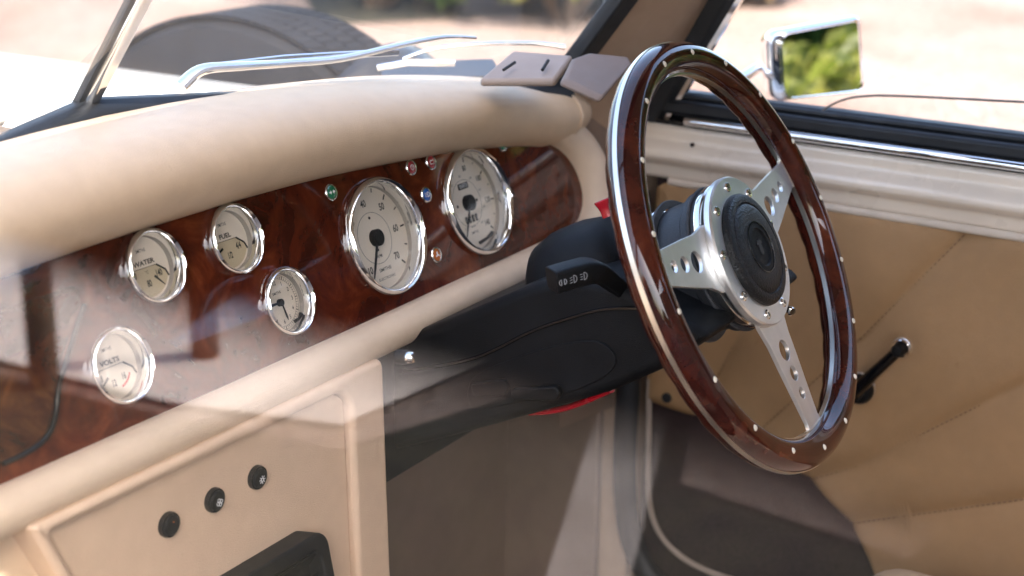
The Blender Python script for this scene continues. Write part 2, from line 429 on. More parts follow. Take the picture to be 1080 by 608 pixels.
# console below the rail: raised frame with an inset leather panel
K = Frame((0, .748, 0), (1, 0, 0), (0, .03, .9995), (0, -.9995, .03))
pan = [(.617, -.471), (.923, -.474), (.9345, -.484), (.937, -1.02), (.80, -1.02), (.74, -.76)]
fill(MB(), K, [rpoly(pan, [.004, .012, .004, .004, .004, .004])], -.016, -.002, .001).build('console_panel', 'console_leather', dash)
fr_out = [(.601, -.459), (.982, -.459), (.985, -1.03), (.785, -1.03), (.727, -.76)]
fill(MB(), K, [rpoly(fr_out, [.006, .010, .01, .01, .01]), rpoly([(.6155, -.4695), (.924, -.4725), (.936, -.484), (.9385, -1.0), (.797, -1.0), (.739, -.76)], [.004, .014, .006, .006, .006, .006])], -.045, .006, .0055, 4).build('console_frame', 'console_leather', dash, ang=60)
# gently curved passenger side trim under the rail
MB().grid(lambda u, v: (.20+.62*u, .752+.02*(1-u)-.012*math.sin(PI*v), -.455-.30*v), 12, 10).build('knee_trim', 'cream_leather', dash)

# ------------------------------------------------------------------ gauges
def gauge(x, s, ro, label, cat, kind, grp):
    f = D.at(x, s, 0); root = thing('gauge' if kind != 'clock' else 'dashboard_clock', label, cat, f.p(0, 0, WF), grp)
    k = ro/.053 if ro > .04 else ro/.028
    if ro > .04: prof = [(ro*.99, WF-.002), (ro, WF+.001), (ro*.995, -.002), (ro*.97, .0015), (ro*.94, .0028), (ro*.905, .0015), (ro*.885, -.002), (ro*.87, -.005), (ro*.868, -.012), (ro*.92, -.013)]
    else: prof = [(ro*.97, WF-.002), (ro*.99, WF+.001), (ro, -.002), (ro*.98, .0008), (ro*.93, .0022), (ro*.885, .0010), (ro*.85, -.002), (ro*.835, -.004), (ro*.833, -.0085), (ro*.9, -.009)]
    MB().lathe(prof, f.o, f.n, 72).build('bezel', 'chrome', root, ang=50)
    ri = prof[-2][0]; dep = -.0165 if ro > .04 else -.0135
    MB().lathe([(ri*1.002, prof[-2][1]), (ri*1.0, dep)], f.o, f.n, 64).build('inner_wall', 'dial_wall', root)
    dial = MB().lathe([(0, dep-.001), (ri*1.01, dep-.001), (ri*1.01, dep), (0, dep)], f.o, f.n, 64).build('dial', 'dial_cream', root, flat=True)
    MB().lathe([(0, -.0052), (ri*1.004, -.0052), (ri*1.004, -.0040), (0, -.0040)], f.o, f.n, 64).build('cover_glass', 'gauge_glass', root)
    ink = MB(); h = dep
    def tick(a, r0, r1, w): bar(ink, f, r0*math.cos(a), r0*math.sin(a), r1*math.cos(a), r1*math.sin(a), w, h+.0001, h+.0003)
    def ring(r, w, m=None, a0=0, a1=2*PI, n=72):
        mm = m or ink
        for i in range(n):
            p, q = a0+(a1-a0)*i/n, a0+(a1-a0)*(i+1)/n
            bar(mm, f, r*math.cos(p), r*math.sin(p), r*math.cos(q), r*math.sin(q), w, h+.0001, h+.0002)
    def needle(a, L, tail, w, hub, hh=.0035):
        nd = MB(); fr = f.rot(a)
        q = [(-tail, w*.55), (-tail, -w*.55), (L*.72, -w*.45), (L, -w*.1), (L, w*.1), (L*.72, w*.45)]
        fill(nd, fr, [q], h+hh-.0004, h+hh+.0002)
        nd.build('needle', 'ink', root)
        MB().lathe([(hub, h), (hub, h+hh+.0015), (hub*.8, h+hh+.0028), (0, h+hh+.003)], f.o, f.n, 32).build('needle_hub', 'black_plastic', root)
    if kind == 'tach':
        for i in range(1, 8):
            a = R(282-46.5*i); tick(a, ri*.85, ri*.97, .0015)
            text(ink, f, '%d' % (i*10), ri*.195, ri*.69*math.cos(a), ri*.69*math.sin(a), h, bold=.022, sx=.82)
            if i < 7:
                for j in (1,):
                    b = R(282-46.5*(i+.5)); tick(b, ri*.89, ri*.97, .0011)
        ring(ri*.50, .00035); text(ink, f, 'RPM', ri*.085, 0, -ri*.36, h, bold=.01)
        text(ink, f, 'SMITHS', ri*.095, ri*.06, -ri*.63, h, bold=.015, sx=1.2); text(ink, f, 'ELECTRONIC', ri*.075, ri*.05, -ri*.80, h, sx=1.2)
        for y in (.40, -.235): MB_ = ink.lathe([(.0013, h), (.0013, h+.0004), (0, h+.0004)], f.p(0, ri*y), f.n, 12)
        needle(R(240), ri*.86, .004, .0026, ri*.165)
    elif kind == 'speed':
        for i in range(8):
            a = R(234-40*i); tick(a, ri*.87, ri*.97, .0014)
            text(ink, f, '%d' % (i*20), ri*.165, ri*.74*math.cos(a), ri*.74*math.sin(a), h, bold=.022, sx=.8)
            if i < 7: tick(R(234-40*i-20), ri*.91, ri*.96, .0007)
        ring(ri*.50, .0003)
        for i in range(9): text(ink, f, '%d' % (i*20), ri*.07, ri*.58*math.cos(R(240-37*i)), ri*.58*math.sin(R(240-37*i)), h)
        fill(MB(), f, [rrect(ri*.36, ri*.13, .001, cx=0, cy=ri*.37)], h+.0002, h+.0006).build('odometer_window', 'ink', root)
        w = MB(); fill(w, f, [rrect(ri*.07, ri*.15, .0006, cx=c_, cy=-ri*.34) for c_ in (-ri*.18, -ri*.06, ri*.06, ri*.18)], h+.0002, h+.0006)
        w.build('trip_counter_windows', 'ink', root)
        w = MB(); text(w, f, '01873', ri*.115, 0, ri*.37, h+.0006, bold=.01); w.build('odometer_digits', 'white_ink', root); w = MB()
        for c_, d_ in ((-.18, '0'), (-.06, '3'), (.06, '7'), (.18, '2')): text(w, f, d_, ri*.10, ri*c_, -ri*.34, h+.0006)
        w.build('trip_digits', 'white_ink', root)
        for xx in (-.36, .36): ink.lathe([(.0014, h), (.0014, h+.0004), (0, h+.0004)], f.p(ri*xx, 0), f.n, 12)
        text(ink, f, 'km/h', ri*.075, 0, -ri*.50, h); text(ink, f, 'SMITHS', ri*.075, 0, -ri*.63, h, bold=.01)
        MB().tube([f.p(-.002, -ri*.86, h+.004), f.p(.012, -ri*.83, h+.004), f.p(.022, -ri*.76, h+.004)], [.0017, .0014, .002], 10).build('trip_reset', 'ink', root)
        needle(R(238), ri*.80, .004, .0020, ri*.17)
    elif kind in ('water', 'fuel', 'volts'):
        text(ink, f, 'SMITHS', ri*.16, 0, ri*.56, h, bold=.004, sx=.8)
        text(ink, f, {'water': 'WATER', 'fuel': 'FUEL', 'volts': 'VOLTS'}[kind], ri*.215, 0, ri*.17, h, bold=.03, sx=1.2)
        # fan-shaped opening with the scale
        win = [(-.82, -.52), (-.74, -.16), (-.46, .02), (.46, .02), (.78, -.22), (.86, -.44)]
        arc = [(math.cos(a)*.93, math.sin(a)*.93) for a in np.linspace(R(-28), R(-152), 18)]
        wp = [(x_*ri, y_*ri) for x_, y_ in win+arc]
        fill(MB(), f, [wp], h+.0001, h+.0004).build('scale_plate', 'dial_yellow' if kind != 'volts' else 'dial_cream', root)
        for (xa, ya), (xb, yb) in zip(win[:-1], win[1:]):
            lw = .0013 if xa >= .4 else .0004
            bar(ink, f, xa*ri, ya*ri, xb*ri, yb*ri, lw, h+.0004, h+.0007)
        lab = {'water': [('40', 205), ('80', 268), ('140', 322)], 'fuel': [('0', 205), ('1/2', 268), ('4/4', 322)], 'volts': [('8', 215), ('12', 262), ('16', 305)]}[kind]
        for s_, a in lab:
            a = R(a); text(ink, f, s_, ri*.30, ri*.60*math.cos(a), ri*(.60*math.sin(a)+.10), h+.0004, bold=.03, sx=.62)
            tick(a, ri*.74, ri*.86, .0011)
        for j in range(5): b = R(215+j*26); tick(b, ri*.80, ri*.86, .0005)
        if kind == 'water': text(ink, f, '°C', ri*.14, 0, -ri*.14, h+.0004)
        if kind == 'volts':
            rd = MB(); ring(ri*.70, .0016, rd, R(285), R(330), 10); rd2 = MB(); rd2.v = [v+f.n*.0004 for v in rd.v]; rd2.f = rd.f; rd2.build('red_zone', 'red_ink', root)
        na = {'water': 312, 'fuel': 206, 'volts': 216}[kind]
        nd = MB(); fr = Frame(f.p(0, -ri*.05), f.x, f.y, f.n).rot(R(na)); fill(nd, fr, [[(ri*.35, .0009), (ri*.35, -.0009), (ri*.84, -.0003), (ri*.84, .0003)]], h+.0014, h+.0018); nd.build('needle', 'ink', root)
    elif kind == 'clock':
        for i in range(12):
            a = R(90-30*i); text(ink, f, str(i or 12), ri*.20, ri*.68*math.cos(a), ri*.68*math.sin(a), h, bold=.012, sx=.85)
        for i in range(60):
            a = R(6*i); tick(a, ri*.84, ri*(.95 if i % 5 == 0 else .91), .0006 if i % 5 == 0 else .0003)
        ring(ri*.83, .0002); ring(ri*.95, .0002); text(ink, f, 'SMITHS', ri*.13, 0, ri*.34, h, bold=.01)
        for a, L, w in ((R(178), .62, .0016), (R(-82), .66, .0013)):
            nd = MB(); fill(nd, f.rot(a), [[(-.003, w*.4), (-.003, -w*.4), (ri*L*.4, -w*.6), (ri*L*.8, -w*.75), (ri*L, -w*.1), (ri*L, w*.1), (ri*L*.8, w*.75), (ri*L*.4, w*.6)]], h+.002+.0006*(L > .65), h+.0024+.0006*(L > .65)); nd.build('hand', 'ink', root)
        MB().lathe([(ri*.13, h), (ri*.13, h+.003), (0, h+.0036)], f.o, f.n, 24).build('hand_hub', 'ink', root)
        MB().tube([f.p(ri*.35, -ri*.78, h+.003), f.p(ri*.55, -ri*.74, h+.004), f.p(ri*.72, -ri*.62, h+.004)], [.0016, .0012, .0022], 10).build('setting_knob', 'ink', root)
    ink.build('markings', 'ink', dial, flat=True, recalc=False)
    return root
SM = 'small chrome gauges on the wooden dash'; LG = 'large chrome gauges on the wooden dash'
gauge(1.048, 0, .053, 'large chrome rev counter with a plain RPM dial, between clock and speedometer', 'gauge', 'tach', LG)
gauge(1.196, 0, .053, 'large chrome speedometer with two mileage counters, nearest the steering wheel', 'gauge', 'speed', LG)
gauge(.780, .0395, .0283, 'small chrome gauge lettered WATER, above the voltmeter', 'gauge', 'water', SM)
gauge(.868, .0395, .0283, 'small chrome gauge lettered FUEL, up left of the clock', 'gauge', 'fuel', SM)
gauge(.906, -.0215, .0283, 'small round chrome clock with black hands between fuel gauge and rev counter', 'clock', 'clock', SM)
gauge(.723, -.0195, .0283, 'small chrome gauge with a red arc, lowest of the gauges, nearest the glove box', 'gauge', 'volts', SM)

def warning(x, s, mat, label, icon):
    f = D.at(x, s, WF); root = thing('warning_light', label, 'warning light', f.o, 'round warning lights on the dash')
    MB().lathe([(.0072, -.001), (.0073, .0006), (.0068, .0014), (.0060, .0015), (.0056, .0006)], f.o, f.n, 36).build('bezel', 'polished_alloy', root)
    l = MB().lathe([(.0058, .0002), (.0056, .0010), (.004, .0014), (0, .0016)], f.o, f.n, 36).build('lens', mat, root)
    m = MB(); h = .0017
    if icon == 'arrows':
        for sg in (-1, 1): fill(m, f, [[(sg*.0006, .0), (sg*.0020, .0018), (sg*.0020, .0008), (sg*.0036, .0008), (sg*.0036, -.0008), (sg*.0020, -.0008), (sg*.0020, -.0018)]], h, h+.0002)
    elif icon == 'battery':
        for q in ((-.003, -.0017, .003, -.0017), (-.003, .0013, .003, .0013), (-.003, -.0017, -.003, .0013), (.003, -.0017, .003, .0013), (-.002, .0020, -.0009, .0020), (.0009, .0020, .002, .0020)): bar(m, f, *q, .0006, h, h+.0002)
    elif icon == 'beam':
        bar(m, f, .0005, -.0022, .0005, .0022, .0006, h, h+.0002)
        for k in range(6):
            a, b = PI/2*k/3-PI/2, PI/2*(k+1)/3-PI/2; bar(m, f, .0005+.003*math.cos(a), .0022*math.sin(a), .0005+.003*math.cos(b), .0022*math.sin(b), .0006, h, h+.0002)
        for y in (-.0015, 0, .0015): bar(m, f, -.0035, y, -.0005, y, .0005, h, h+.0002)
    elif icon == 'oil':
        bar(m, f, -.0022, -.0012, .0018, -.0012, .0012, h, h+.0002); bar(m, f, .0018, -.0006, .0036, .0008, .0005, h, h+.0002); bar(m, f, -.0022, -.0006, -.0034, .0006, .0006, h, h+.0002); bar(m, f, -.001, .0008, .0008, .0008, .0006, h, h+.0002)
    elif icon == 'brake':
        for k in range(14):
            a, b = 2*PI*k/14, 2*PI*(k+1)/14; bar(m, f, .0024*math.cos(a), .0024*math.sin(a), .0024*math.cos(b), .0024*math.sin(b), .0005, h, h+.0002)
        bar(m, f, 0, -.0003, 0, .0014, .0006, h, h+.0002); bar(m, f, 0, -.0013, 0, -.0008, .0006, h, h+.0002)
    elif icon == 'lamp':
        for k in range(3):
            a = R(90+120*k); bar(m, f, 0, 0, .0028*math.cos(a), .0028*math.sin(a), .0012, h, h+.0002)
    m.build('symbol', 'white_ink', l, flat=True)
warning(.995, .051, 'lens_green', 'round green warning light by the upper edge, left of the rev counter', 'arrows')
warning(1.111, .050, 'lens_red', 'round red warning light, the one nearer the rev counter of the two reds', 'brake')
warning(1.142, .049, 'lens_red', 'round red warning light with a battery symbol, nearer the speedometer', 'battery')
warning(1.122, .022, 'lens_blue', 'round blue warning light between the two large gauges', 'beam')
warning(1.113, -.033, 'lens_amber', 'round amber warning light low between the two large gauges', 'lamp')
warning(1.263, .044, 'lens_green', 'round green warning light above the speedometer, under the pad', 'oil')

# push buttons on the console
def button(px, py, label, icon):
    x, z = K.hit(px, py, .004); f = K.at(x, z, -.002); root = thing('push_button', label, 'push button', f.o, 'black push buttons on the console')
    MB().lathe([(.0095, -.001), (.0098, .002), (.0092, .0038), (.0082, .0042), (.0078, .0030)], f.o, f.n, 40).build('collar', 'gloss_black', root)
    cap = MB().lathe([(.0079, .0015), (.0076, .0048), (.0066, .0056), (.003, .0050), (0, .0048)], f.o, f.n, 40).build('cap', 'black_plastic', root)
    m = MB(); g = f.at(.001, -.0015); h = .0057
    if icon == 'fan':
        for k in range(4):
            a = R(20+90*k); c_ = circle(.0013, 14, .0019*math.cos(a), .0019*math.sin(a)); 
            for i in range(14): bar(m, g, *c_[i], *c_[(i+1) % 14], .0004, h, h+.0002)
    elif icon == 'sun':
        c_ = circle(.0014, 14)
        for i in range(14): bar(m, g, *c_[i], *c_[(i+1) % 14], .0005, h, h+.0002)
        for k in range(8): a = R(45*k); bar(m, g, .0021*math.cos(a), .0021*math.sin(a), .0034*math.cos(a), .0034*math.sin(a), .0005, h, h+.0002)
    else: fill(m, g, [circle(.0005, 8, 0, .004)], h-.0006, h+.0001)
    m.build('symbol', 'white_ink' if icon else 'lens_amber', cap, flat=True)
button(183, 555, 'plain black push button on the cream console without a symbol', None)
button(231, 529, 'black push button with a white fan symbol on the cream console', 'fan')
button(276, 505, 'black push button with a white lamp symbol on the cream console', 'sun')

# black vent at the foot of the console
vf = Frame((.814, .705, -.632), (1, 0, 0), (0, .20, .98), (0, -.98, .20))
vent = thing('air_vent', 'glossy black air vent with slats at the foot of the console', 'air vent', vf.p(0, -.06))
fill(MB(), vf, [rrect(.128, .125, .014), rrect(.104, .098, .008)], -.02, .008, .003, 3).build('vent_frame', 'black_plastic', vent)
fill(MB(), vf, [rrect(.106, .10, .008)], -.012, -.008).build('back_plate', 'gloss_black', vent)
m = MB()
for i in range(6):
    y = .040-.016*i; m.box(vf.p(0, y, -.002), vf.x, (vf.y*.75+vf.n*.66).normalized(), (vf.n*.75-vf.y*.66).normalized(), .102, .013, .0014)
m.build('slat_set', 'gloss_black', vent)

# ------------------------------------------------------------------ steering wheel
WN = V((.049, -.890, .454)).normalized(); WA = V((.999, .044, -.022)); WA = (WA-WN*WA.dot(WN)).normalized(); WB = WN.cross(WA)*1.0
if WB.z < 0: WB = -WB
WC = V((1.139, .477, -.362)); W = Frame(WC, WA, WB, WN)
sw = thing('steering_wheel', 'three-spoke steering wheel with a riveted dark wood rim and alloy spokes', 'steering wheel', WC)
RM, RT = .1712, .0136
def torus_secs(lo, hi, off):
    S = []
    for i in range(144):
        a = 2*PI*i/144; q = []
        for k in range(21):
            b = lo+(hi-lo)*k/20
            q.append(W.p((RM+RT*math.cos(b))*math.cos(a), (RM+RT*math.cos(b))*math.sin(a), RT*1.02*math.sin(b)+off))
        S.append(q)
    return S
rim = MB().loft(torus_secs(0, PI, .0016), closed=True).build('front_rim', 'rim_wood', sw, ang=60)
def back_secs():
    S = []
    for i in range(216):
        a = 2*PI*i/216; q = []; g = .0012*max(0, math.cos(a*36))
        for k in range(21):
            b = PI+PI*k/20; rr = RT-g*(math.sin(-b)**2 if True else 0)
            q.append(W.p((RM+rr*math.cos(b))*math.cos(a), (RM+rr*math.cos(b))*math.sin(a), rr*1.02*math.sin(b)-.0016))
        S.append(q)
    return S
MB().loft(back_secs(), closed=True).build('back_rim', 'rim_wood', sw, ang=60)
ann = []
for i in range(144):
    a = 2*PI*i/144; ro_, ri_ = RM+RT+.0007, RM-RT-.0010
    ann.append([W.p(r_*math.cos(a), r_*math.sin(a), h_) for r_, h_ in ((ri_, -.0021), (ro_, -.0021), (ro_, .0021), (ri_, .0021))])
MB().loft(ann, closed=True).build('rim_spine', 'spine_alloy', sw, ang=30)
for i in range(18):
    a = R(3.2+20*i)
    f = W.at(RM*math.cos(a), RM*math.sin(a), 0)
    if i == 0: r0 = None
    MB().lathe([(.0026, RT*1.02+.0002), (.0026, RT*1.02+.0014), (.0018, RT*1.02+.0023), (0, RT*1.02+.0026)], f.o, f.n, 16).build('rivet', 'ivory', sw)
HC = (.001, 0)
def spoke(ang, wr, wh):
    f = W.at(*HC, 0).rot(R(ang)); L = .1625
    ol = [(.045, wh*.5), (.060, wh*.5), (.078, wh*.40), (.10, wh*.5*.62+wr*.5*.20), (L-.012, wr*.5), (L-.004, wr*.5*1.15), (L+.004, wr*.5*1.5), (L+.004, -wr*.5*1.5), (L-.004, -wr*.5*1.15), (L-.012, -wr*.5), (.10, -wh*.5*.62-wr*.5*.20), (.078, -wh*.40), (.060, -wh*.5), (.045, -wh*.5)]
    holes = [circle(.0090, 32, .0885), circle(.0066, 28, .1095), circle(.0050, 24, .1275)]
    fill(MB(), f, [ol]+holes, -.0018, .0018, .0004).build('spoke', 'brushed_alloy', sw, ang=30)
spoke(171.5, .026, .056); spoke(15.7, .026, .056); spoke(-87, .026, .056)
hf = W.at(*HC, 0)
MB().lathe([(.020, .0015), (.0635, .0015), (.0645, .003), (.0645, .0075), (.0632, .0092), (.048, .0095), (.046, .006), (.02, .006)], hf.o, hf.n, 96).build('hub_plate', 'brushed_alloy', sw, ang=30)
MB().lathe([(.020, -.009), (.0615, -.009), (.062, -.0075), (.062, -.0035), (.0605, -.0022), (.020, -.0022)], hf.o, hf.n, 96).build('hub_back_plate', 'polished_alloy', sw, ang=30)
for i in range(9):
    a = R(89-40*i+2); f = hf.at(.0555*math.cos(a), .0555*math.sin(a), .0095).rot(i*.7)
    s_ = MB().lathe([(.0042, -.0006), (.0042, .0005), (.0034, .0014), (.0018, .0015), (.0017, .0006), (0, .0006)], f.o, f.n, 20).build('hub_screw', 'polished_alloy', sw)
    MB().lathe([(.0017, .0008), (0, .0009)], f.o, f.n, 6).build('socket', 'ink', s_)
horn = MB().lathe([(.0475, .008), (.0482, .010), (.0478, .0128), (.0462, .0150), (.0435, .0160), (.0395, .0160), (.0386, .0148), (.0376, .0160), (.034, .0172), (.028, .0180), (.0222, .0180), (.0215, .0170)], hf.o, hf.n, 96).build('horn_pad', 'pad_leather', sw, ang=50)
MB().lathe([(.0225, .0172), (.0222, .0186), (.0212, .0187), (.0208, .0172)], hf.o, hf.n, 64).build('badge_ring', 'gloss_black', horn)
MB().lathe([(.0209, .0165), (.0207, .0180), (.0165, .0184), (.0155, .0172), (0, .0170)], hf.o, hf.n, 64).build('badge', 'black_plastic', horn)
bf = hf.at(0, 0, .0171); m = MB()
fill(m, bf, [[(-.0062, .0030), (-.0035, .0055), (0, .0062), (.0035, .0055), (.0062, .0030), (.0030, .0026), (.0030, -.0050), (0, -.0066), (-.0030, -.0050), (-.0030, .0026)]], 0, .0007)
m.build('badge_emblem', 'boss_black', horn)
# boss behind the plate
MB().lathe([(.0600, -.009), (.0605, -.0105), (.0605, -.022), (.0590, -.0235), (.0560, -.024), (.0565, -.027), (.0560, -.046), (.0540, -.0485), (.0545, -.050), (.0545, -.057), (.0520, -.059), (.0500, -.062), (.0490, -.078), (.047, -.086)], hf.o, hf.n, 96).build('boss', 'boss_black', sw, ang=30)
for h_ in (-.0125, -.0475):
    MB().lathe([(.0565, h_), (.0622, h_-.0004), (.0630, h_-.0018), (.0622, h_-.0032), (.0560, h_-.0036)], hf.o, hf.n, 96).build('boss_rib', 'boss_grey', sw)
MB().lathe([(.0555, -.0595), (.0575, -.061), (.0578, -.0635), (.0555, -.065)], hf.o, hf.n, 80).build('boss_ring', 'polished_alloy', sw)
for a in (164, 215, 290):
    p = hf.o+(WA*math.cos(R(a))+WB*math.sin(R(a)))*.056-WN*.036; d = (WA*math.cos(R(a))+WB*math.sin(R(a)))
    MB().lathe([(.0034, -.001), (.0034, .0015), (.0026, .0024), (.001, .0025), (.001, .0012), (0, .0012)], p, d, 18).build('grub_screw', 'polished_alloy', sw)

# ------------------------------------------------------------------ steering column
col = thing('steering_column', 'black plastic steering column cowl reaching from dash to wheel', 'steering column', WC-WN*.2+V((0, 0, -.1)))
UX = V((1, 0, 0)); UX = (UX-WN*UX.dot(WN)).normalized(); UY = WN.cross(UX); UY = UY if UY.z > 0 else -UY
def se(c, w, h, n=40, e=3.0, ux=UX, uy=UY, low=1.):
    q = []
    for k in range(n):
        a = 2*PI*k/n; ca, sa = math.cos(a), math.sin(a)
        x = math.copysign(abs(ca)**(2/e), ca)*w/2; y = math.copysign(abs(sa)**(2/e), sa)*h/2*(low if sa < 0 else 1)
        q.append(c+ux*x+uy*y)
    return q
secs = []
for o_, w_, h_, dy in ((-.088, .088, .090, .0), (-.090, .100, .104, .0), (-.094, .108, .118, .001), (-.105, .118, .130, .003), (-.135, .126, .140, .003), (-.155, .130, .143, .001), (-.170, .128, .138, -.001), (-.178, .118, .124, -.004), (-.183, .09, .09, -.006)):
    secs.append(se(WC+WN*o_+UY*dy, w_, h_, 44, 2.6))
MB().loft(secs).build('upper_cowl', 'black_plastic', col, ang=50)
# lower body: outline in the side plane, running forward under the rail
XB = 1.035
ol = [onx(px, py, XB) for px, py in [(380, 372), (470, 338), (560, 300), (600, 292), (650, 298), (700, 330), (735, 348), (744, 358), (700, 390), (640, 416), (560, 439), (480, 461), (398, 481), (330, 500)]]
SY = Frame((XB, 0, 0), (0, 1, 0), (0, 0, 1), (-1, 0, 0))
fill(MB(), SY, [rpoly([(p.y, p.z) for p in ol], .012, 4)], -.20, 0, .010, 4).build('lower_cowl', 'black_plastic', col, ang=50)
# step between the two mouldings
cre = [onx(px, py, XB-.0005) for px, py in [(425, 392), (500, 378), (560, 350), (600, 336), (640, 326), (690, 326)]]
MB().tube(spline([tuple(p) for p in cre], 6), .0016, 6).build('cowl_seam', 'gloss_black', col)
rec = [onx(px, py, XB) for px, py in [(500, 398), (560, 372), (610, 360), (636, 362), (650, 378), (640, 396), (600, 414), (548, 424), (500, 430)]]
fill(MB(), SY, [spline([(p.y, p.z) for p in rec], 5, True)], -.002, .0014, .0008).build('recessed_cover', 'black_plastic', col)
pk = [onx(px, py, XB) for px, py in [(544, 407), (592, 404), (597, 412), (592, 420), (546, 419)]]
fill(MB(), SY, [rpoly([(p.y, p.z) for p in pk], .004)], .002, .010, .002).build('release_catch', 'black_plastic', col)
pk = [onx(px, py, XB) for px, py in [(500, 403), (536, 398), (540, 407), (536, 416), (503, 417)]]
fill(MB(), SY, [rpoly([(p.y, p.z) for p in pk], .004)], .002, .006, .001).build('catch_plate', 'black_plastic', col)
# knee panel joins the cowl to the console post, behind it
MB().abox(.975, 1.36, .757, .778, -.60, -.45).build('knee_panel', 'black_plastic', col, bevel=.004)
kb = at(427, 377, 1.11)
kn = thing('chrome_knob', 'small chrome tipped black knob under the rail beside the console post', 'knob', kb)
kd = V((.15, -.95, .1)).normalized()
MB().lathe([(.0052, -.006), (.0052, .001), (.0045, .002), (.0035, .0025)], kb, kd, 28).build('knob_body', 'black_plastic', kn)
MB().lathe([(.0040, .002), (.0042, .0055), (.0035, .007), (0, .0075)], kb, kd, 28).build('knob_tip', 'chrome', kn)

# red push knob on top of the cowl
p = at(638.5, 219, 1.285)
rk = MB().lathe([(.0055, -.008), (.0055, -.002), (.0062, .001), (.0076, .005), (.0078, .0062), (.0070, .0068), (0, .0064)], p, UY, 32).build('hazard_knob', 'red_plastic', None)
tag(centre(rk), 'small red flared knob on top of the steering column behind the wheel', 'knob')
# red lever under the cowl
pts = [onx(px, py, 1.08) for px, py in [(560, 435), (585, 433), (608, 427), (632, 417), (645, 411)]]
rl = MB().tube(spline([tuple(p) for p in pts], 5), .0030, 12, squash=(1, 1.8)).build('release_lever', 'red_plastic', None)
tag(centre(rl), 'thin red lever under the black steering column cowl', 'lever')

# lighting stalk (left side) with headlamp symbols
st = thing('light_stalk', 'black column stalk with three white headlamp symbols, left of the wheel', 'column stalk', at(640, 305, 1.25))
path = [at(582, 296, 1.17), at(606, 289, 1.178), at(626, 286, 1.19), at(645, 298, 1.215), at(668, 316, 1.255)]
bodyx = (path[1]-path[0]).normalized(); side = bodyx.cross(V((0, 0, 1))).normalized()   # towards camera side
if side.dot(cf) > 0: side = -side
secs = []
pp = spline([tuple(p) for p in path], 5); m_ = len(pp)
for i, p in enumerate(pp):
    a = V(pp[max(0, i-1)]); b = V(pp[min(m_-1, i+1)]); tg = (b-a).normalized()
    s2 = (side-tg*side.dot(tg)).normalized(); u2 = s2.cross(tg); u2 = u2 if u2.z > 0 else -u2
    k = i/(m_-1); w_ = .020*(1-.45*max(0, k-.4)/.6); h_ = .0185*(1-.35*max(0, k-.4)/.6)
    secs.append(se(V(p), w_, h_, 24, 6.0, s2, u2))
MB().loft(secs).build('stalk_lever', 'black_plastic', st, bevel=.0008)
m = MB(); F0 = Frame(V(pp[0])*.0+path[0]+side*.0103, bodyx, side.cross(bodyx) if side.cross(bodyx).z > 0 else bodyx.cross(side), side)
for k, xx in enumerate((.004, .0135, .0225)):
    g = F0.at(xx, .0005, 0)
    for sg in ((1,) if k else (1, -1)):
        c0 = .0012 if k == 0 else 0
        for i in range(6):
            a, b = -PI/2+PI*i/6, -PI/2+PI*(i+1)/6; r_ = .0022 if k == 0 else .003
            bar(m, g, sg*(c0+r_*.9*math.cos(a)), r_*math.sin(a), sg*(c0+r_*.9*math.cos(b)), r_*math.sin(b), .0005, 0, .0003)
        bar(m, g, sg*c0, -r_, sg*c0, r_, .0005, 0, .0003)
    if k: 
        for yy in (-.002, 0, .002): bar(m, g, -.0034, yy-.0006*(k == 1), -.0012, yy, .0004, 0, .0003)
m.build('headlamp_symbols', 'pale_ink', st, flat=True)
# chrome stalk at the right of the hub
p0, p1 = at(800, 312, 1.36), at(836, 329, 1.325)
wsk = MB().tube([p0, p0.lerp(p1, .8), p1.lerp(p0, .02), p1], [.0026, .0026, .0042, .003], 14).build('wiper_stalk', 'chrome', None)
tag(centre(wsk), 'thin chrome stalk tip poking out right of the wheel hub', 'column stalk')

# ------------------------------------------------------------------ driver door
XD = 1.5
body = thing('vintage_car', 'cream vintage car shell with tan quilted driver door, dark seals and leather pillar trim', 'car', (XC, .3, -1.15))
door = MB().abox(XD+.03, XD+.10, -.55, .75, -1.0, -.336).build('door', 'car_paint', body, bevel=.012)
door['_w'] = body['_w']; tag(door, 'driver door with tan quilted card, pale painted top rail and dark lower pocket')
Y1, Y0 = .735, -.55
ZB = spline([(-.75, -.670), (-.66, -.684), (-.60, -.697), (-.546, -.717), (-.51, -.739), (-.478, -.768), (-.45, -.806), (-.428, -.86), (-.412, -.945)], 10)+[(.7, -.95)]
def zb(y): return float(np.interp(-y, [p[0] for p in ZB], [p[1] for p in ZB]))
def yz(px, py): q = onx(px, py, XD-.004); return (q.y, q.z)
def through(a, b, ext0=0, ext1=0):
    a = np.array(a); b = np.array(b); d = b-a; return (tuple(a-d*ext0), tuple(b+d*ext1))
seams = [through(yz(1015, 250), yz(905, 360), .6, .0), (yz(905, 360), yz(775, 478)),
         through(yz(1080, 405), yz(905, 492), .8, .0), (yz(905, 492), yz(838, 512)),
         through(yz(1080, 528), yz(900, 553), 1.5, 0.2),
         (yz(790, 330), yz(735, 440)), (yz(775, 478), yz(735, 500))]
SA = [(np.array(a), np.array(b)) for a, b in seams]
def dseg(Y, Z):
    dm = np.full(Y.shape, 9.)
    for a, b in SA:
        d = b-a; L2 = d@d; t_ = np.clip(((Y-a[0])*d[0]+(Z-a[1])*d[1])/L2, 0, 1)
        dm = np.minimum(dm, np.hypot(Y-a[0]-t_*d[0], Z-a[1]-t_*d[1]))
    return dm
NU, NV = 330, 150
U, Vv = np.meshgrid(np.linspace(0, 1, NU+1)**1.25, np.linspace(0, 1, NV+1), indexing='ij')
Yg = Y1-(Y1-Y0)*U; ztop = -.409-.012*np.clip(1-(.735-Yg)/.02, 0, 1)**2
zbo = np.vectorize(zb)(Yg); Zg = ztop+(zbo-ztop)*Vv
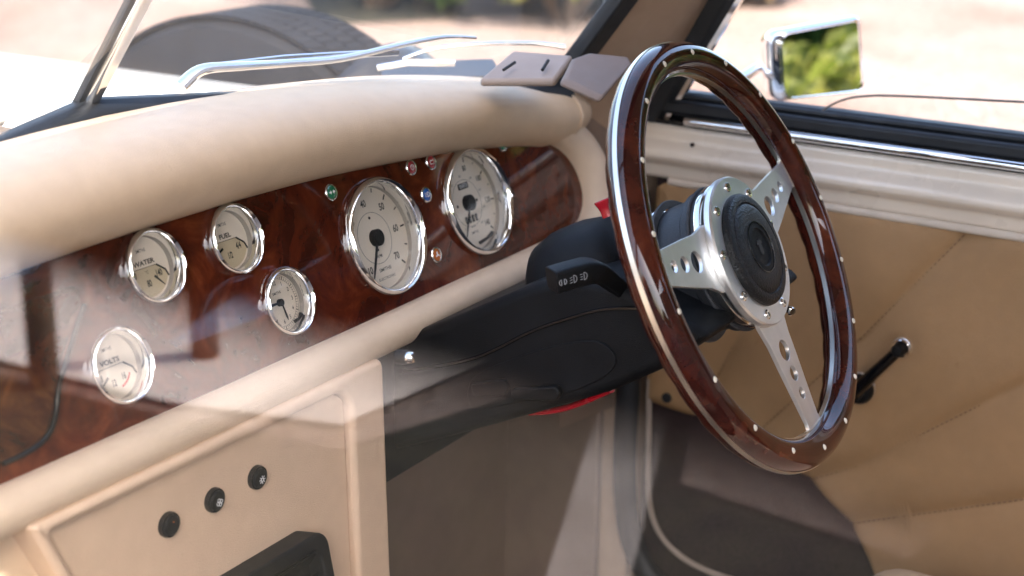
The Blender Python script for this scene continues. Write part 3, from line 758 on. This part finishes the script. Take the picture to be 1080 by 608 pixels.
dd = dseg(Yg, Zg); edge = np.minimum(np.minimum((Zg-zbo), (ztop-Zg)+.006), (Y1-Yg))
Xg = XD-.011*(1-np.exp(-dd/.014))-.002*np.sin(Yg*23)*np.sin(Zg*31)+.012*np.exp(-np.clip(edge, 0, 1)/.006)
mb = MB(); mb.v = [V(p) for p in np.stack([Xg, Yg, Zg], -1).reshape(-1, 3)]
for i in range(NU):
    for j in range(NV): k = i*(NV+1)+j; mb.f.append((k, k+1, k+NV+2, k+NV+1))
card = mb.build('door_card', 'door_vinyl', door, ang=180)
for a, b in SA:
    mb = MB()
    L = float(np.linalg.norm(b-a)); n_ = int(L/.0058); d = (b-a)/L
    for i in range(n_):
        q = a+d*(i+.5)*L/n_
        if q[1] < zb(q[0])+.006 or q[1] > -.416 or q[0] < Y0 or q[0] > .73: continue
        mb.box((XD-.0012, q[0], q[1]), V((0, d[0], d[1])), V((1, 0, 0)), V((0, -d[1], d[0])), .0036, .0014, .0011)
    if mb.v: mb.build('seam_stitching', 'thread', door, flat=True)
MB().abox(XD+.004, XD+.03, Y0, Y1+.003, -1.0, -.405).build('lower_pocket', 'carpet', door, bevel=.004)
# painted rail with a rounded ridge: section (inward, z)
sec = [(.030, -.345), (-.004, -.345), (-.0085, -.349), (-.0085, -.360), (-.016, -.366), (-.022, -.372), (-.022, -.379), (-.016, -.385), (-.010, -.389), (-.007, -.401), (-.002, -.406), (.030, -.406)]
sec = [(.030, -.345)]+spline(sec[1:-1], 4)+[(.030, -.406)]
S = []
for y, sc in ((.757, .5), (.750, .9), (.742, 1), (.6, 1), (.4, 1), (.1, 1), (-.55, 1)): S.append([V((XD+a*sc, y, b)) for a, b in sec])
MB().loft(S).build('top_rail', 'door_paint', door, ang=60)
q = onx(706, 184, XD-.006)
MB().tube([(XD-.006, q.y, -.4075), (XD-.007, q.y-.01, -.4075), (XD-.007, Y0, -.4075)], .0042, 12, squash=(1.05, .8)).build('trim_bead', 'piping', door)
MB().tube([(XD-.008, .70, -.3375), (XD-.009, .69, -.3375), (XD-.009, Y0, -.3375)], .0048, 14).build('chrome_strip', 'chrome', door)
MB().abox(XD-.004, XD+.03, Y0, .75, -.345, -.340).build('strip_base', 'gloss_black', door)
MB().abox(XD-.003, XD+.022, Y0, .742, -.3335, -.3185).build('sill_seal', 'black_rubber', door, bevel=.004)
MB().abox(XD+.036, XD+.058, Y0, .742, -.338, -.3155).build('outer_seal', 'black_rubber', door, bevel=.004)
MB().tube([(XD+.012, .725, -.3155), (XD+.012, Y0, -.3155)], .0035, 8).build('felt_lip', 'black_rubber', door)
scr = onx(730, 153, XD-.013)
MB().lathe([(.0022, -.001), (.0022, .001), (0, .0014)], scr, (-1, 0, 0), 14).build('rail_screw', 'ink', door)
scr = onx(703, 420, XD-.012); MB().lathe([(.006, -.003), (.006, .001), (.0045, .002), (0, .001)], scr, (-1, 0, 0), 18).build('card_button', 'ink', door)
# piping round the lower door edge
pp = spline([tuple(onx(px, py, XD-.006)) for px, py in [(685, 400), (684, 460), (684, 520), (692, 556), (712, 582), (745, 602), (800, 620), (900, 650)]], 6)
MB().tube(pp, .0036, 10).build('edge_piping', 'dull_piping', door)
# outer skin
# partly lowered glass, rounded front corner
pl = [onx(px, py, XD+.03) for px, py in [(846, 150), (852, 136), (866, 118), (888, 106), (915, 101.5), (960, 102), (1080, 108)]]
gp = [(p.y, p.z) for p in pl]
gp = spline(gp, 4); dz = (gp[-1][1]-gp[-5][1])/(gp[-1][0]-gp[-5][0])
gp += [(.05, gp[-1][1]+.006), (Y0+.04, gp[-1][1]+.004), (Y0+.04, -.345), (gp[0][0], -.345)]
SD = Frame((XD+.031, 0, 0), (0, 1, 0), (0, 0, 1), (-1, 0, 0))
fill(MB(), SD, [gp], -.002, .002).build('window_glass', 'window_glass', door, flat=True)
MB().tube([SD.p(a, b) for a, b in gp[:-2]], .0014, 6).build('glass_edge', 'grey_ink', door)
# window crank
piv = onx(908, 408, XD-.012)
cr_ = thing('window_crank', 'black window crank with chrome tip on the tan door card', 'window crank', piv)
tip = onx(952, 366, XD-.045); ax_ = V((-1, 0, 0))
MB().lathe([(.0165, .0), (.0165, .010), (.014, .014), (.009, .016), (.009, .03), (0, .031)], piv, ax_, 32).build('spindle_boss', 'black_plastic', cr_)
MB().lathe([(.0175, .0), (.0178, .004), (.0165, .006)], piv, ax_, 32).build('spindle_ring', 'chrome', cr_)
pa = piv+V((-.026, 0, 0))
MB().tube([pa-(tip-pa)*.12, pa, pa.lerp(tip, .5), tip], [.0100, .0125, .0108, .0092], 16, squash=(.62, 1)).build('crank_arm', 'gloss_black', cr_)
MB().tube([pa+V((-.003, 0, -.007)), pa.lerp(tip, .5)+V((-.003, 0, -.007)), tip+V((-.003, 0, -.0065))], .0022, 8).build('arm_edge', 'chrome', cr_)
MB().lathe([(.0100, -.008), (.0116, -.004), (.0120, .002), (.0110, .006), (.009, .008)], tip, ax_, 28).build('tip_ring', 'chrome', cr_)
MB().lathe([(.0075, .004), (.0068, .016), (.005, .02), (0, .021)], tip, ax_, 24).build('crank_knob', 'black_plastic', cr_)

# ------------------------------------------------------------------ body shell: pillars, seals, kick panel, floor, roof
def lerp2(a, b, t): return a+(b-a)*t
# door frame (black), sloping back from the rail end
d0 = onx(694, 114, XD); d1 = onx(758, 2, XD); dv = (d1-d0)/(d1.z-d0.z)
def fr_pt(z): return d0+dv*(z-d0.z)
top = fr_pt(.12)
a_ = [fr_pt(-.345)+V((0, .004, 0)), fr_pt(-.2), fr_pt(-.05), top]
S = []
for p in a_: S.append([p+V((x_, y_, 0)) for x_, y_ in ((-.006, .015), (.03, .015), (.03, -.013), (.004, -.016), (-.006, -.010))])
MB().loft(S).build('door_frame', 'black_rubber', body, bevel=.002)
S = []
for p in a_: S.append([p+V((x_, y_-.018, 0)) for x_, y_ in ((.004, .004), (.012, .004), (.012, -.004), (.004, -.004))])
MB().loft(S).build('frame_strip', 'chrome', body)
# windscreen: two flat panes meeting at a raked centre bar
RK = V((0, .826-.888, -.151+.234)); RK = RK/RK.z               # travel per metre of height
B0 = V((XC, .888, -.234)); BR = V((1.375, .790, -.287)); BL = V((2*XC-1.375, .790, -.287))
ZT = .115
def up(p, z): return p+RK*(z-p.z)
ws = thing('windscreen', 'dusty split windscreen with a raked chrome centre bar and black seal', 'windscreen', B0)
for A_, B_ in ((B0, BR), (BL, B0)):
    c4 = [A_, B_, up(B_, ZT), up(A_, ZT)]
    nrm = (c4[1]-c4[0]).cross(c4[3]-c4[0]).normalized()*.0025
    MB().add([p-nrm for p in c4]+[p+nrm for p in c4], [(3, 2, 1, 0), (4, 5, 6, 7), (0, 1, 5, 4), (1, 2, 6, 5), (2, 3, 7, 6), (3, 0, 4, 7)]).build('glass_pane', 'screen_glass', ws, flat=True)
# centre bar: flat chrome strip with a dark core edge
S = []; S2 = []
for z in (B0.z-.004, ZT):
    p = up(B0, z)
    S.append([p+V((x_, y_, 0)) for x_, y_ in ((-.0065, -.004), (-.004, -.0085), (.004, -.0085), (.0065, -.004), (.0065, .004), (-.0065, .004))])
    S2.append([p+V((x_, y_, 0)) for x_, y_ in ((-.011, -.001), (.011, -.001), (.011, .006), (-.011, .006))])
MB().loft(S).build('centre_bar', 'chrome', ws, bevel=.0008); MB().loft(S2).build('bar_seal', 'black_rubber', ws)
# base seal
def seal(A_, B_, n=14):
    S = []
    for i in range(n+1):
        t_ = i/n; p = A_.lerp(B_, t_)+V((0, 0, -.001))
        S.append([p+V((0, y_, z_)) for y_, z_ in ((-.020, -.022), (-.016, -.006), (-.006, .003), (.004, .004), (.010, -.004), (.010, -.022))])
    return S
MB().loft(seal(BL, B0)+seal(B0, BR)[1:]).build('base_seal', 'black_rubber', ws, ang=60)
# right hand screen seal up the pillar
S = []
for z in (BR.z-.01, -.2, -.05, ZT):
    p = up(BR, z); S.append([p+V((x_, y_, 0)) for x_, y_ in ((-.016, -.010), (.010, -.016), (.018, .004), (.010, .012), (-.016, .010))])
MB().loft(S).build('pillar_seal', 'black_rubber', ws, bevel=.002)
# leather covered A pillar between the seal and the door frame
S = []
for z in (-.42, -.36, -.30, -.2, -.05, ZT):
    a = up(BR, z)+V((.012, -.004, 0)); b = fr_pt(z)+V((-.004, .010, 0)); m1 = a.lerp(b, .35)+V((-.012, -.006, 0)); m2 = a.lerp(b, .75)+V((-.008, -.004, 0))
    S.append([a, m1, m2, b, b+V((.03, .02, 0)), a+V((.03, .02, 0))])
MB().loft(S).build('pillar_trim', 'pillar_leather', body, ang=80)
# outer A pillar
S = []
for z in (-.42, -.2, ZT):
    a = up(BR, z)+V((.03, .02, 0)); b = fr_pt(z)+V((.028, .016, 0)); S.append([a, b, b+V((.03, .03, 0)), a+V((.05, .03, 0))])
MB().loft(S).build('outer_pillar', 'car_paint', body)
# left pillar mirrored, thin
S = []
for z in (-.42, -.2, ZT):
    a = up(BL, z)+V((-.012, 0, 0)); S.append([a, a+V((-.03, -.06, 0)), a+V((-.06, -.05, 0)), a+V((-.04, .03, 0))])
MB().loft(S).build('passenger_pillar', 'car_paint', body)
# header and roof
tl, tr_ = up(BL, ZT), up(BR, ZT)
S = []
for t_ in (0, .5, 1):
    yb = [tl.y-.02, up(B0, ZT).y-.02, tr_.y-.02][int(t_*2)]; x_ = tl.x-.05+(tr_.x-tl.x+.1)*t_
    S.append([V((x_, yb+.04, ZT-.005)), V((x_, yb, ZT-.01)), V((x_, yb-.05, ZT+.01)), V((x_, yb, ZT+.035)), V((x_, yb+.045, ZT+.015))])
MB().loft(S).build('screen_header', 'black_rubber', body)
def roof_f(u, v):
    x = .20+1.32*u; y = .60-1.15*v
    return (x, y, ZT+.018+.07*math.sin(PI*u)**.6*1.0+.01*math.sin(PI*v))
o = MB().grid(roof_f, 24, 20).build('roof', 'headliner', body); sm = o.modifiers.new('t', 'SOLIDIFY'); sm.thickness = .015; sm.offset = 1
MB().abox(.15, 1.52, -.58, -.56, -1.0, ZT+.02).build('rear_sky_blocker', 'headliner', body)  # unseen rear wall, added to keep bright sky out of the wood's reflection
MB().abox(1.492, 1.56, .748, .80, -1.0, -.345).build('door_jamb', 'kick_leather', body)
# kick panel, firewall, floor, tunnel
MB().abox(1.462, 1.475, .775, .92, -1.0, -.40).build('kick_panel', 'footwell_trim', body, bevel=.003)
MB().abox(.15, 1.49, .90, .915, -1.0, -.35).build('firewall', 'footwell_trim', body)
MB().abox(.12, 1.58, -1.2, 1.15, -1.02, -.985).build('floor_pan', 'floor_carpet', body)
MB().abox(.70, .94, -1.2, .895, -.985, -.78).build('tunnel', 'floor_carpet', body, bevel=.03)
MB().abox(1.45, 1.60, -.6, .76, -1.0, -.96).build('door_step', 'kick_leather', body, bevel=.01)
# door opening seal: vertical black rubber turning back at the foot
pp = spline([tuple(onx(px, py, XD-.022)) for px, py in [(672, 200), (668, 300), (663, 400), (659, 470), (660, 530), (668, 575), (688, 612), (725, 645), (800, 670)]], 6)
MB().tube(pp, .0125, 14, squash=(1, 1.15)).build('door_opening_seal', 'black_rubber', body)
# upper dash side: dark gap behind the pad end
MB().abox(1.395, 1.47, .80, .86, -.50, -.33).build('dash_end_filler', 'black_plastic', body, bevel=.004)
MB().grid(lambda u, v: (1.395+.09*u, .790-.02*u, -.335-.35*v), 3, 6).build('dash_end_trim', 'footwell_trim', body)
# pale folded corner covers at the screen corner
def plate(pts, name, mat, par, th=.005, bev=.001):
    pts = [V(p) for p in pts]; nrm = (pts[1]-pts[0]).cross(pts[2]-pts[0]).normalized()
    if nrm.dot(cf) > 0: nrm = -nrm
    n = len(pts)
    return MB().add(pts+[p-nrm*th for p in pts], [tuple(range(n)), tuple(range(2*n-1, n-1, -1))]+[(i, (i+1) % n, n+(i+1) % n, n+i) for i in range(n)]).build(name, mat, par, bevel=bev)
cco = plate([at(505, 84, 1.44), at(541, 53, 1.50), at(604, 58, 1.47), at(585, 84, 1.43)], 'cowl_corner', 'pale_card', body, .008, .003)
for p, q in (((531, 74), (543, 66)), ((572, 74), (578, 64))): MB().tube([at(*p, 1.435), at(*q, 1.45)], .0016, 6).build('slot', 'ink', cco)
plate([at(594, 84, 1.385), at(606, 60, 1.42), at(622, 55, 1.44), at(664, 60, 1.45), at(668, 66, 1.42), at(637, 103, 1.35)], 'corner_cover', 'corner_leather', body, .010, .004)

# ------------------------------------------------------------------ passenger door and its part-raised glass
pd = MB().abox(.06, .13, -.55, .70, -1.0, -.36).build('door', 'car_paint', body, bevel=.015); pd['_w'] = body['_w']; tag(pd, 'nearer door, its glass partly raised across the view')
PW = Frame((.142, 0, 0), (0, 1, 0), (0, 0, 1), (-1, 0, 0))
pg = [(.60, -.0660), (.45, -.0660), (.30, -.0662), (.172, -.0668), (.105, -.068), (.05, -.071), (.030, -.075), (.012, -.084), (.0, -.105), (-.006, -.16), (-.01, -.37), (.60, -.37)]
fill(MB(), PW, [pg], -.0022, .0022).build('window_glass', 'window_glass', pd, flat=True)

# ------------------------------------------------------------------ driver seat (only the cushion's front edge shows)
seat = thing('driver_seat', 'tan leather driver seat behind the steering wheel', 'car seat', (1.15, 0, -.98))
MB().abox(.95, 1.385, -.32, .415, -.90, -.717).build('cushion', 'cream_leather', seat, bevel=.045, seg=6)
MB().abox(.95, 1.385, -.46, -.33, -.80, -.30).build('backrest', 'cream_leather', seat, bevel=.04, seg=4)

# ------------------------------------------------------------------ outside of the car: bonnet, wing, spare wheel, wipers, mirror
def bon(u, v):
    x = .34+.96*u; y = 1.04+.85*v; k = (u-.5)*2
    return (x, y-.10*abs(k)**1.5*(1-v), -.268-.012*v-.05*abs(k)**2.2-.08*v*v*0)
bn = MB().grid(bon, 30, 20).build('bonnet', 'car_paint', body)
sm = bn.modifiers.new('t', 'SOLIDIFY'); sm.thickness = .01
def bside(u, v): q = bon(1, u); return (q[0]+.02*v, q[1], q[2]-.45*v)
MB().grid(bside, 16, 6).build('bonnet_side', 'car_paint', body)
# scuttle strip with a dark grille below the screen
S = []
for i in range(9):
    t_ = i/8; p = B0.lerp(BR, t_)+V((0, .05-.01*t_, -.012))
    S.append([p+V((0, y_, z_)) for y_, z_ in ((-.03, -.02), (-.03, .0), (.0, .006), (.03, .0), (.05, -.02))])
MB().loft(S).build('scuttle', 'car_paint', body)
plate([at(402, 84, 1.62), at(402, 66, 1.66), at(520, 62, 1.72), at(530, 80, 1.66)], 'scuttle_grille', 'wing_paint', body, .01)
# front wing: dark, arched round the spare wheel
WX = 1.62
def wing(u, v):
    a = R(122+68*u); r_ = .362+.012*math.sin(PI*v); x = 1.46+.22*v
    return (x, 1.36+r_*math.cos(a)*1.05, -.625+r_*math.sin(a)-.10*abs(v-.5)**2)
wg = MB().grid(wing, 30, 10).build('front_wing', 'wing_paint', body); sm = wg.modifiers.new('t', 'SOLIDIFY'); sm.thickness = .006
MB().tube([wing(i/30, 0) for i in range(31)], .0055, 10).build('wing_glint_bead', 'chrome', body)  # bead added so its chrome draws a white highlight on the wing
sp = thing('spare_wheel', 'black ribbed spare tyre standing on the car side beyond the windscreen', 'wheel', (1.56, 1.36, -.97))
TC = V((1.56, 1.36, -.625)); RR = .335
prof = [(.20, -.055), (.22, -.075), (.26, -.085), (.30, -.082), (.325, -.072), (RR, -.055), (RR+.004, -.03), (RR+.005, 0), (RR+.004, .03), (RR, .055), (.325, .072), (.30, .082), (.26, .085), (.22, .075), (.20, .055)]
ty = MB().lathe(prof, TC, (1, 0, 0), 120).build('tyre', 'tyre_rubber', sp)
m = MB()
for k in range(130):
    a = 2*PI*k/130; rad = V((0, math.cos(a), math.sin(a))); tg = V((0, -math.sin(a), math.cos(a)))
    for sx in (-.048, -.016, .016, .048):
        m.box(TC+rad*(RR+.004)+V((sx, 0, 0))+tg*(.004 if sx in (-.016, .048) else -.004), V((1, 0, 0)), tg, rad, .030, .0146, .005)
m.build('tread', 'tyre_rubber', ty, flat=True)
MB().lathe([(0, -.06), (.05, -.06), (.07, -.045), (.15, -.03), (.19, -.05), (.205, -.062), (.205, .05), (.15, .03), (0, .03)], TC, (1, 0, 0), 64).build('rim', 'chrome', sp)
'''
hl = thing('head_lamp', 'round chrome headlamp glinting on the dark front wing', 'headlamp', at(372, 60, 2.35))
hc = at(372, 58, 2.35)
MB().lathe([(0, -.16), (.04, -.15), (.075, -.10), (.09, -.03), (.094, .0), (.088, .012), (.08, .012)], hc, (.1, 1, 0), 48).build('lamp_shell', 'chrome', hl)
MB().lathe([(.082, .008), (.05, .022), (0, .028)], hc, (.1, 1, 0), 48).build('lamp_lens', 'window_glass', hl)
'''

def wiper(pts, rs, blade, label):
    w = thing('wiper', label, 'wiper', at(*pts[0][:2], pts[0][2]), 'windscreen wipers')
    MB().tube(spline([tuple(at(*p)) for p in pts], 5), rs if not isinstance(rs, tuple) else [rs[0]+(rs[1]-rs[0])*min(1, i/(5*(len(pts)-1))) for i in range(5*(len(pts)-1)+1)], 12, squash=(.7, 1.2)).build('wiper_arm', 'polished_alloy', w)
    MB().tube([at(*p) for p in blade], .0035, 8, squash=(1, .6)).build('wiper_blade', 'chrome', w)
wiper([(190, 92, 1.26), (212, 74, 1.27), (250, 70, 1.29), (300, 67, 1.33), (360, 62, 1.36), (430, 46, 1.40), (470, 39, 1.42), (502, 40, 1.43)], (.0070, .0020), [(215, 72, 1.275), (300, 62, 1.34), (420, 55, 1.41)], 'pale wiper arm nearest the chrome centre bar, thick at its foot')
wiper([(425, 62, 1.56), (455, 52, 1.56), (500, 47, 1.56), (560, 46, 1.56), (596, 50, 1.56)], (.0022, .004), [(398, 72, 1.56), (430, 66, 1.56), (480, 67, 1.56)], 'pale wiper arm in front of the driver, beside the black pillar')

mr = thing('wing_mirror', 'square chrome door mirror reflecting yellow-green leaves', 'mirror', onx(862, 120, 1.69))
MC = onx(862, 63, 1.69); MN = V((-.42, -.905, .07)).normalized()
MX = V((0, 0, 1)).cross(MN).normalized(); MX = MX if MX.dot(cr) > 0 else -MX; MY = MN.cross(MX); MY = MY if MY.z > 0 else -MY
MF = Frame(MC, MX, MY, MN)
q = [MF.hit(px, py) for px, py in [(816, 34), (906, 17), (911, 98), (820, 108)]]
ol = rpoly(q, [.016, .008, .014, .014], 6)
def scl(ol, k, cx=None):
    cx = sum(p[0] for p in ol)/len(ol); cy = sum(p[1] for p in ol)/len(ol); return [(cx+(x-cx)*k, cy+(y-cy)*k) for x, y in ol]
S = [[MF.p(x, y, h) for x, y in scl(ol, k)] for k, h in ((.90, .002), (.95, .004), (1.0, .001), (1.02, -.006), (1.0, -.016), (.9, -.030), (.7, -.040), (.4, -.045))]
MB().loft(S).build('mirror_shell', 'chrome', mr, ang=50)
S = [[MF.p(x, y, h) for x, y in scl(ol, k)] for k, h in ((.88, .0042), (.915, .0048), (.93, .0036))]
MB().loft(S, cap=False).build('mirror_bead', 'chrome', mr)
fill(MB(), MF, [scl(ol, .885)], .0036, .0046).build('mirror_glass', 'mirror_silver', mr, flat=True)
a0 = MF.p((q[0][0]+q[3][0])/2*.8, -.004, -.022); a3 = onx(752, 118, 1.56); a1 = onx(800, 72, 1.68); a2 = onx(770, 92, 1.62)
MB().tube(spline([tuple(a0), tuple(a1), tuple(a2), tuple(a3)], 6), .0062, 14).build('mirror_arm', 'chrome', mr)
MB().lathe([(.018, -.004), (.018, .002), (.012, .008), (.006, .012)], a3+V((0, 0, -.004)), (-.1, 0, 1), 28).build('arm_foot', 'chrome', mr)

# ------------------------------------------------------------------ the place round the car
g = MB(); N = 40
g.grid(lambda u, v: ((u-.5)*400, (v-.5)*400, -EYE), N, N)
tag(g.build('ground', 'gravel', None, flat=True), 'pale pinkish gravel drive round the car', 'ground', kind='structure')
def strip(pts, name, label, z):
    return tag(MB().add([(x, y, -EYE+z) for x, y in pts], [tuple(range(len(pts)))]).build(name, 'grass_soil', None, flat=True), label, 'ground', kind='structure')
strip([(-.45, -4), (-3.6, -4), (-3.4, .7), (-2.6, 1.35), (-1.74, 1.6), (-1.66, 2.1), (-1.60, 3.0), (-.9, 4.2), (-.35, 2.4)], 'verge', 'dark grass verge beside the gravel drive, shaped to dim the near-glass reflection', .006)  # outline and dark tone shaped to dim the reflection in the near glass
tag(MB().add([(x, y, -EYE+.012) for x, y in [(-1.72, 2.0), (-1.82, 1.66), (-2.6, 1.6), (-4.5, 1.75), (-5.5, 6.5), (-1.5, 5.5)]], [(0, 1, 2, 3, 4, 5)]).build('reflect_patch_pale', 'reflect_pale', None, flat=True), 'unseen pale ground patch added to brighten the near-glass reflection', 'path', kind='structure')  # pale ground added out of view to brighten the near-glass reflection
tag(MB().add([(x, y, -EYE+.010) for x, y in [(-1.3, .95), (-1.36, .84), (-3.4, 1.64), (-3.3, 1.76)]], [(0, 1, 2, 3)]).build('reflect_strip', 'reflect_dull', None, flat=True), 'unseen pale strip added to draw a bright streak in the near glass', 'path', kind='structure')  # strip invented to put a bright streak into the near-glass reflection
tag(MB().add([(x, y, -EYE+.010) for x, y in [(-1.95, 1.02), (-2.5, 1.24), (-2.9, .9), (-2.7, .5), (-1.9, .6)]], [(0, 1, 2, 3, 4)]).build('reflect_patch_gravel', 'gravel', None, flat=True), 'unseen gravel patch added to grey the near-glass reflection', 'ground', kind='structure')  # patch added out of view for a greyer part of that reflection
strip([(6.1, 4.9), (7.6, 3.9), (9.5, 4.4), (16, 8), (13, 11.5)], 'planting_bed', 'soil and grass bed beyond the gravel', .006)

def leaves(mb, c, rad, n, size, flat=.0):
    for i in range(n):
        while True:
            d = V((random.uniform(-1, 1), random.uniform(-1, 1), random.uniform(-1, 1)))
            if d.length < 1: break
        lump = .75+.25*math.sin(d.x*5+c[0]*3)*math.sin(d.y*6+c[1])*math.sin(d.z*5+2)
        d = d*(lump/max(.35, d.length)**.55)
        p = V((c[0]+d.x*rad[0], c[1]+d.y*rad[1], max(-EYE+.02, c[2]+d.z*rad[2])))
        a = V((random.gauss(0, 1), random.gauss(0, 1), random.gauss(0, 1)+.4)).normalized(); b = a.orthogonal().normalized(); c3 = a.cross(b)
        s_ = size*random.uniform(.6, 1.3)
        mb.add([p-b*s_, p+c3*s_*.5, p+b*s_, p-c3*s_*.5], [(0, 1, 2, 3)])
def shrub(x, y, rx, rz, n, size, mat, label, grp, lift=0, second=None):
    root = thing('shrub', label, 'shrub', (x, y, -EYE), grp)
    mb = MB(); k = 6
    for j in range(k):
        a = j*2*PI/k+x; o_ = V((math.cos(a)*rx*.5, math.sin(a)*rx*.5)); zc = -EYE+lift+rz*(.55+.5*random.random())
        leaves(mb, (x+o_.x, y+o_.y, zc), (rx*.62, rx*.62, rz*.6), n//k, size)
    mb.build('foliage', mat, root, flat=True, recalc=False)
    st_ = MB()
    for j in range(5):
        a = j*1.3+y; st_.tube([(x+.04*math.cos(a), y+.04*math.sin(a), -EYE), (x+.3*rx*math.cos(a), y+.3*rx*math.sin(a), -EYE+lift+rz*.6), (x+.5*rx*math.cos(a), y+.5*rx*math.sin(a), -EYE+lift+rz*1.2)], [.03*rx+.008, .02*rx+.004, .006], 7)
    st_.build('stems', 'bark', root)
G1 = 'shrubs beyond the windscreen'; G2 = 'shrubs behind the car'
def ground_at(px, py): q = onz(px, py, -EYE); return q.x, q.y
for px, py, d, rx, rz, mat, lab in [
    (400, 8, 1, .8, .5, 'leaf_green', 'green shrub beyond the spare tyre at the top of the windscreen'),
    (470, -12, 1, .8, .5, 'leaf_dry', 'dry tawny shrub between two green ones beyond the windscreen'),
    (540, 4, 1, .7, .35, 'leaf_dry', 'low straw-coloured shrub beyond the wiper tips'),
    (595, 22, 1, .7, .45, 'leaf_yellow', 'yellow-green shrub beside the black windscreen pillar'),
    (650, 2, 1, .9, .7, 'leaf_green', 'green shrub hidden mostly by the windscreen pillar'),
    (770, 0, 1, .5, .22, 'leaf_dry', 'low brown and green shrub above the rim in the side window'),
    (180, -34, 1, .9, .5, 'leaf_dry', 'tawny shrub far off beyond the bonnet')]:
    x, y = ground_at(px, py); shrub(x, y, rx, rz, 1700, .05, mat, lab, G1)
for x, y, rx, rz, n, mat, lab in [  # tall and dark driver-side ones added to darken what the wood reflects
    (2.55, -1.9, .45, .52, 2200, 'leaf_yellow', 'low yellow-green shrub that fills the foot of the door mirror'),
    (3.15, -2.3, .5, .60, 2600, 'leaf_yellow', 'second yellow-green shrub behind the car on its driver side'),
    (2.15, -2.6, .3, .62, 900, 'leaf_red', 'reddish shrub behind the car on its driver side'),
    (3.7, -4.2, 1.1, 2.0, 5000, 'leaf_green', 'tall green shrub behind the yellow ones'),
    (5.0, -3.6, 1.3, 2.5, 6000, 'leaf_dark', 'tall dark shrub, added to hide sky from the wood, farther out on the driver side'),
    (3.35, .02, .42, .62, 1800, 'leaf_dark', 'unseen dark shrub, added to darken the wood reflection, close to the driver side of the car, nearest the door'),
    (3.25, -.75, .5, .62, 2000, 'leaf_dark', 'unseen dark shrub, added to darken the wood reflection, close to the driver side, second from the door'),
    (4.6, -.9, .7, .9, 2200, 'leaf_green', 'green shrub behind the two dark ones by the driver side'),
    (6.5, -2.2, 1.7, 2.9, 7000, 'leaf_dark', 'very tall dark shrub, added to hide sky from the wood, beside the drive on the driver side'),
    (8.6, -5.2, 1.9, 3.2, 7000, 'leaf_dark', 'very tall dark shrub, added to hide sky from the wood, farthest back on the driver side'),
    (10.5, -1.2, 1.6, 3.0, 6000, 'leaf_green', 'tall green shrub, added to hide sky from the wood, level with the car on the driver side'),
    (2.0, -5.0, 1.4, 2.5, 6000, 'leaf_green', 'tall green shrub, added to hide sky from the wood, straight behind the car'),
    (-.5, -5.4, 1.4, 1.3, 3000, 'leaf_dark', 'unseen tall dark shrub, added for chrome reflections, behind the passenger side'),  # from here on: unseen, added to give chrome and rim contrasty reflections
    (-3.4, -3.6, 1.4, 1.2, 3000, 'leaf_green', 'unseen tall green shrub, added for chrome reflections, off the rear passenger corner'),
    (-6.5, .4, 1.6, 1.4, 3000, 'leaf_dark', 'unseen tall dark shrub, added for chrome reflections, far off on the passenger side'),
    (-7.0, 4.8, 1.6, 1.4, 3000, 'leaf_green', 'unseen tall green shrub, added for chrome reflections, far off ahead on the passenger side')]:
    shrub(x, y, rx, rz, n, .045 if rx < 1 else .13, mat, lab, G2)
# two dark posts beside the drive: they mirror in the near glass
for i, (x, y, lab) in enumerate(((-1.66, 2.28, 'dark wooden post at the drive edge, the one nearer the verge'), (-1.95, 2.12, 'dark wooden post at the drive edge, the one farther out on the pale patch'))):
    pt = MB().tube([(x, y, -EYE), (x, y, -EYE+.42), (x, y, -EYE+.45)], [.03, .03, .02], 16).build('bollard', 'bark', None)
    tag(centre(pt), lab, 'post', 'dark posts along the drive')

# ------------------------------------------------------------------ light
scene = bpy.context.scene
w = bpy.data.worlds.new('World'); scene.world = w; w.use_nodes = True
nt = w.node_tree; sky = nt.nodes.new('ShaderNodeTexSky'); sky.sky_type = 'NISHITA'; sky.sun_disc = False
SUN_EL, SUN_AZ = R(50), R(228)          # azimuth clockwise from +Y: sun behind the car, passenger side
sky.dust_density = 4; sky.air_density = 1.0; sky.sun_elevation = SUN_EL; sky.sun_rotation = SUN_AZ
bg = nt.nodes['Background']; bg.inputs[1].default_value = .15; nt.links.new(sky.outputs[0], bg.inputs[0])
sl = bpy.data.lights.new('sun', 'SUN'); sl.energy = 2.2; sl.angle = R(.5); sl.color = (1, .93, .82)
so = bpy.data.objects.new('sun', sl); C.objects.link(so)
sd = V((math.sin(SUN_AZ)*math.cos(SUN_EL), math.cos(SUN_AZ)*math.cos(SUN_EL), math.sin(SUN_EL)))
so.rotation_euler = sd.to_track_quat('Z', 'Y').to_euler(); so.location = sd*30
# ------------------------------------------------------------------ camera
cam = bpy.data.cameras.new('camera'); co = bpy.data.objects.new('camera', cam); C.objects.link(co); scene.camera = co
cam.sensor_width = 36; cam.lens = FPX/1080*36; cam.clip_start = .01; cam.clip_end = 1000
M = Matrix((cr, cu, -cf)).transposed().to_4x4(); M.translation = V((0, 0, EYE)); co.matrix_world = M
cam.dof.use_dof = True; cam.dof.focus_distance = 1.27; cam.dof.aperture_fstop = 5.0; cam.dof.aperture_blades = 9
scene.view_settings.view_transform = 'Standard'; scene.view_settings.look = 'None'; scene.view_settings.gamma = 1
scene.view_settings.exposure = 2.5
scene.cycles.use_denoising = True; scene.cycles.max_bounces = 10; scene.cycles.transparent_max_bounces = 16; scene.cycles.caustics_reflective = False
scene.cycles.sample_clamp_indirect = 12
for o in bpy.data.objects:
    if '_w' in o: del o['_w']
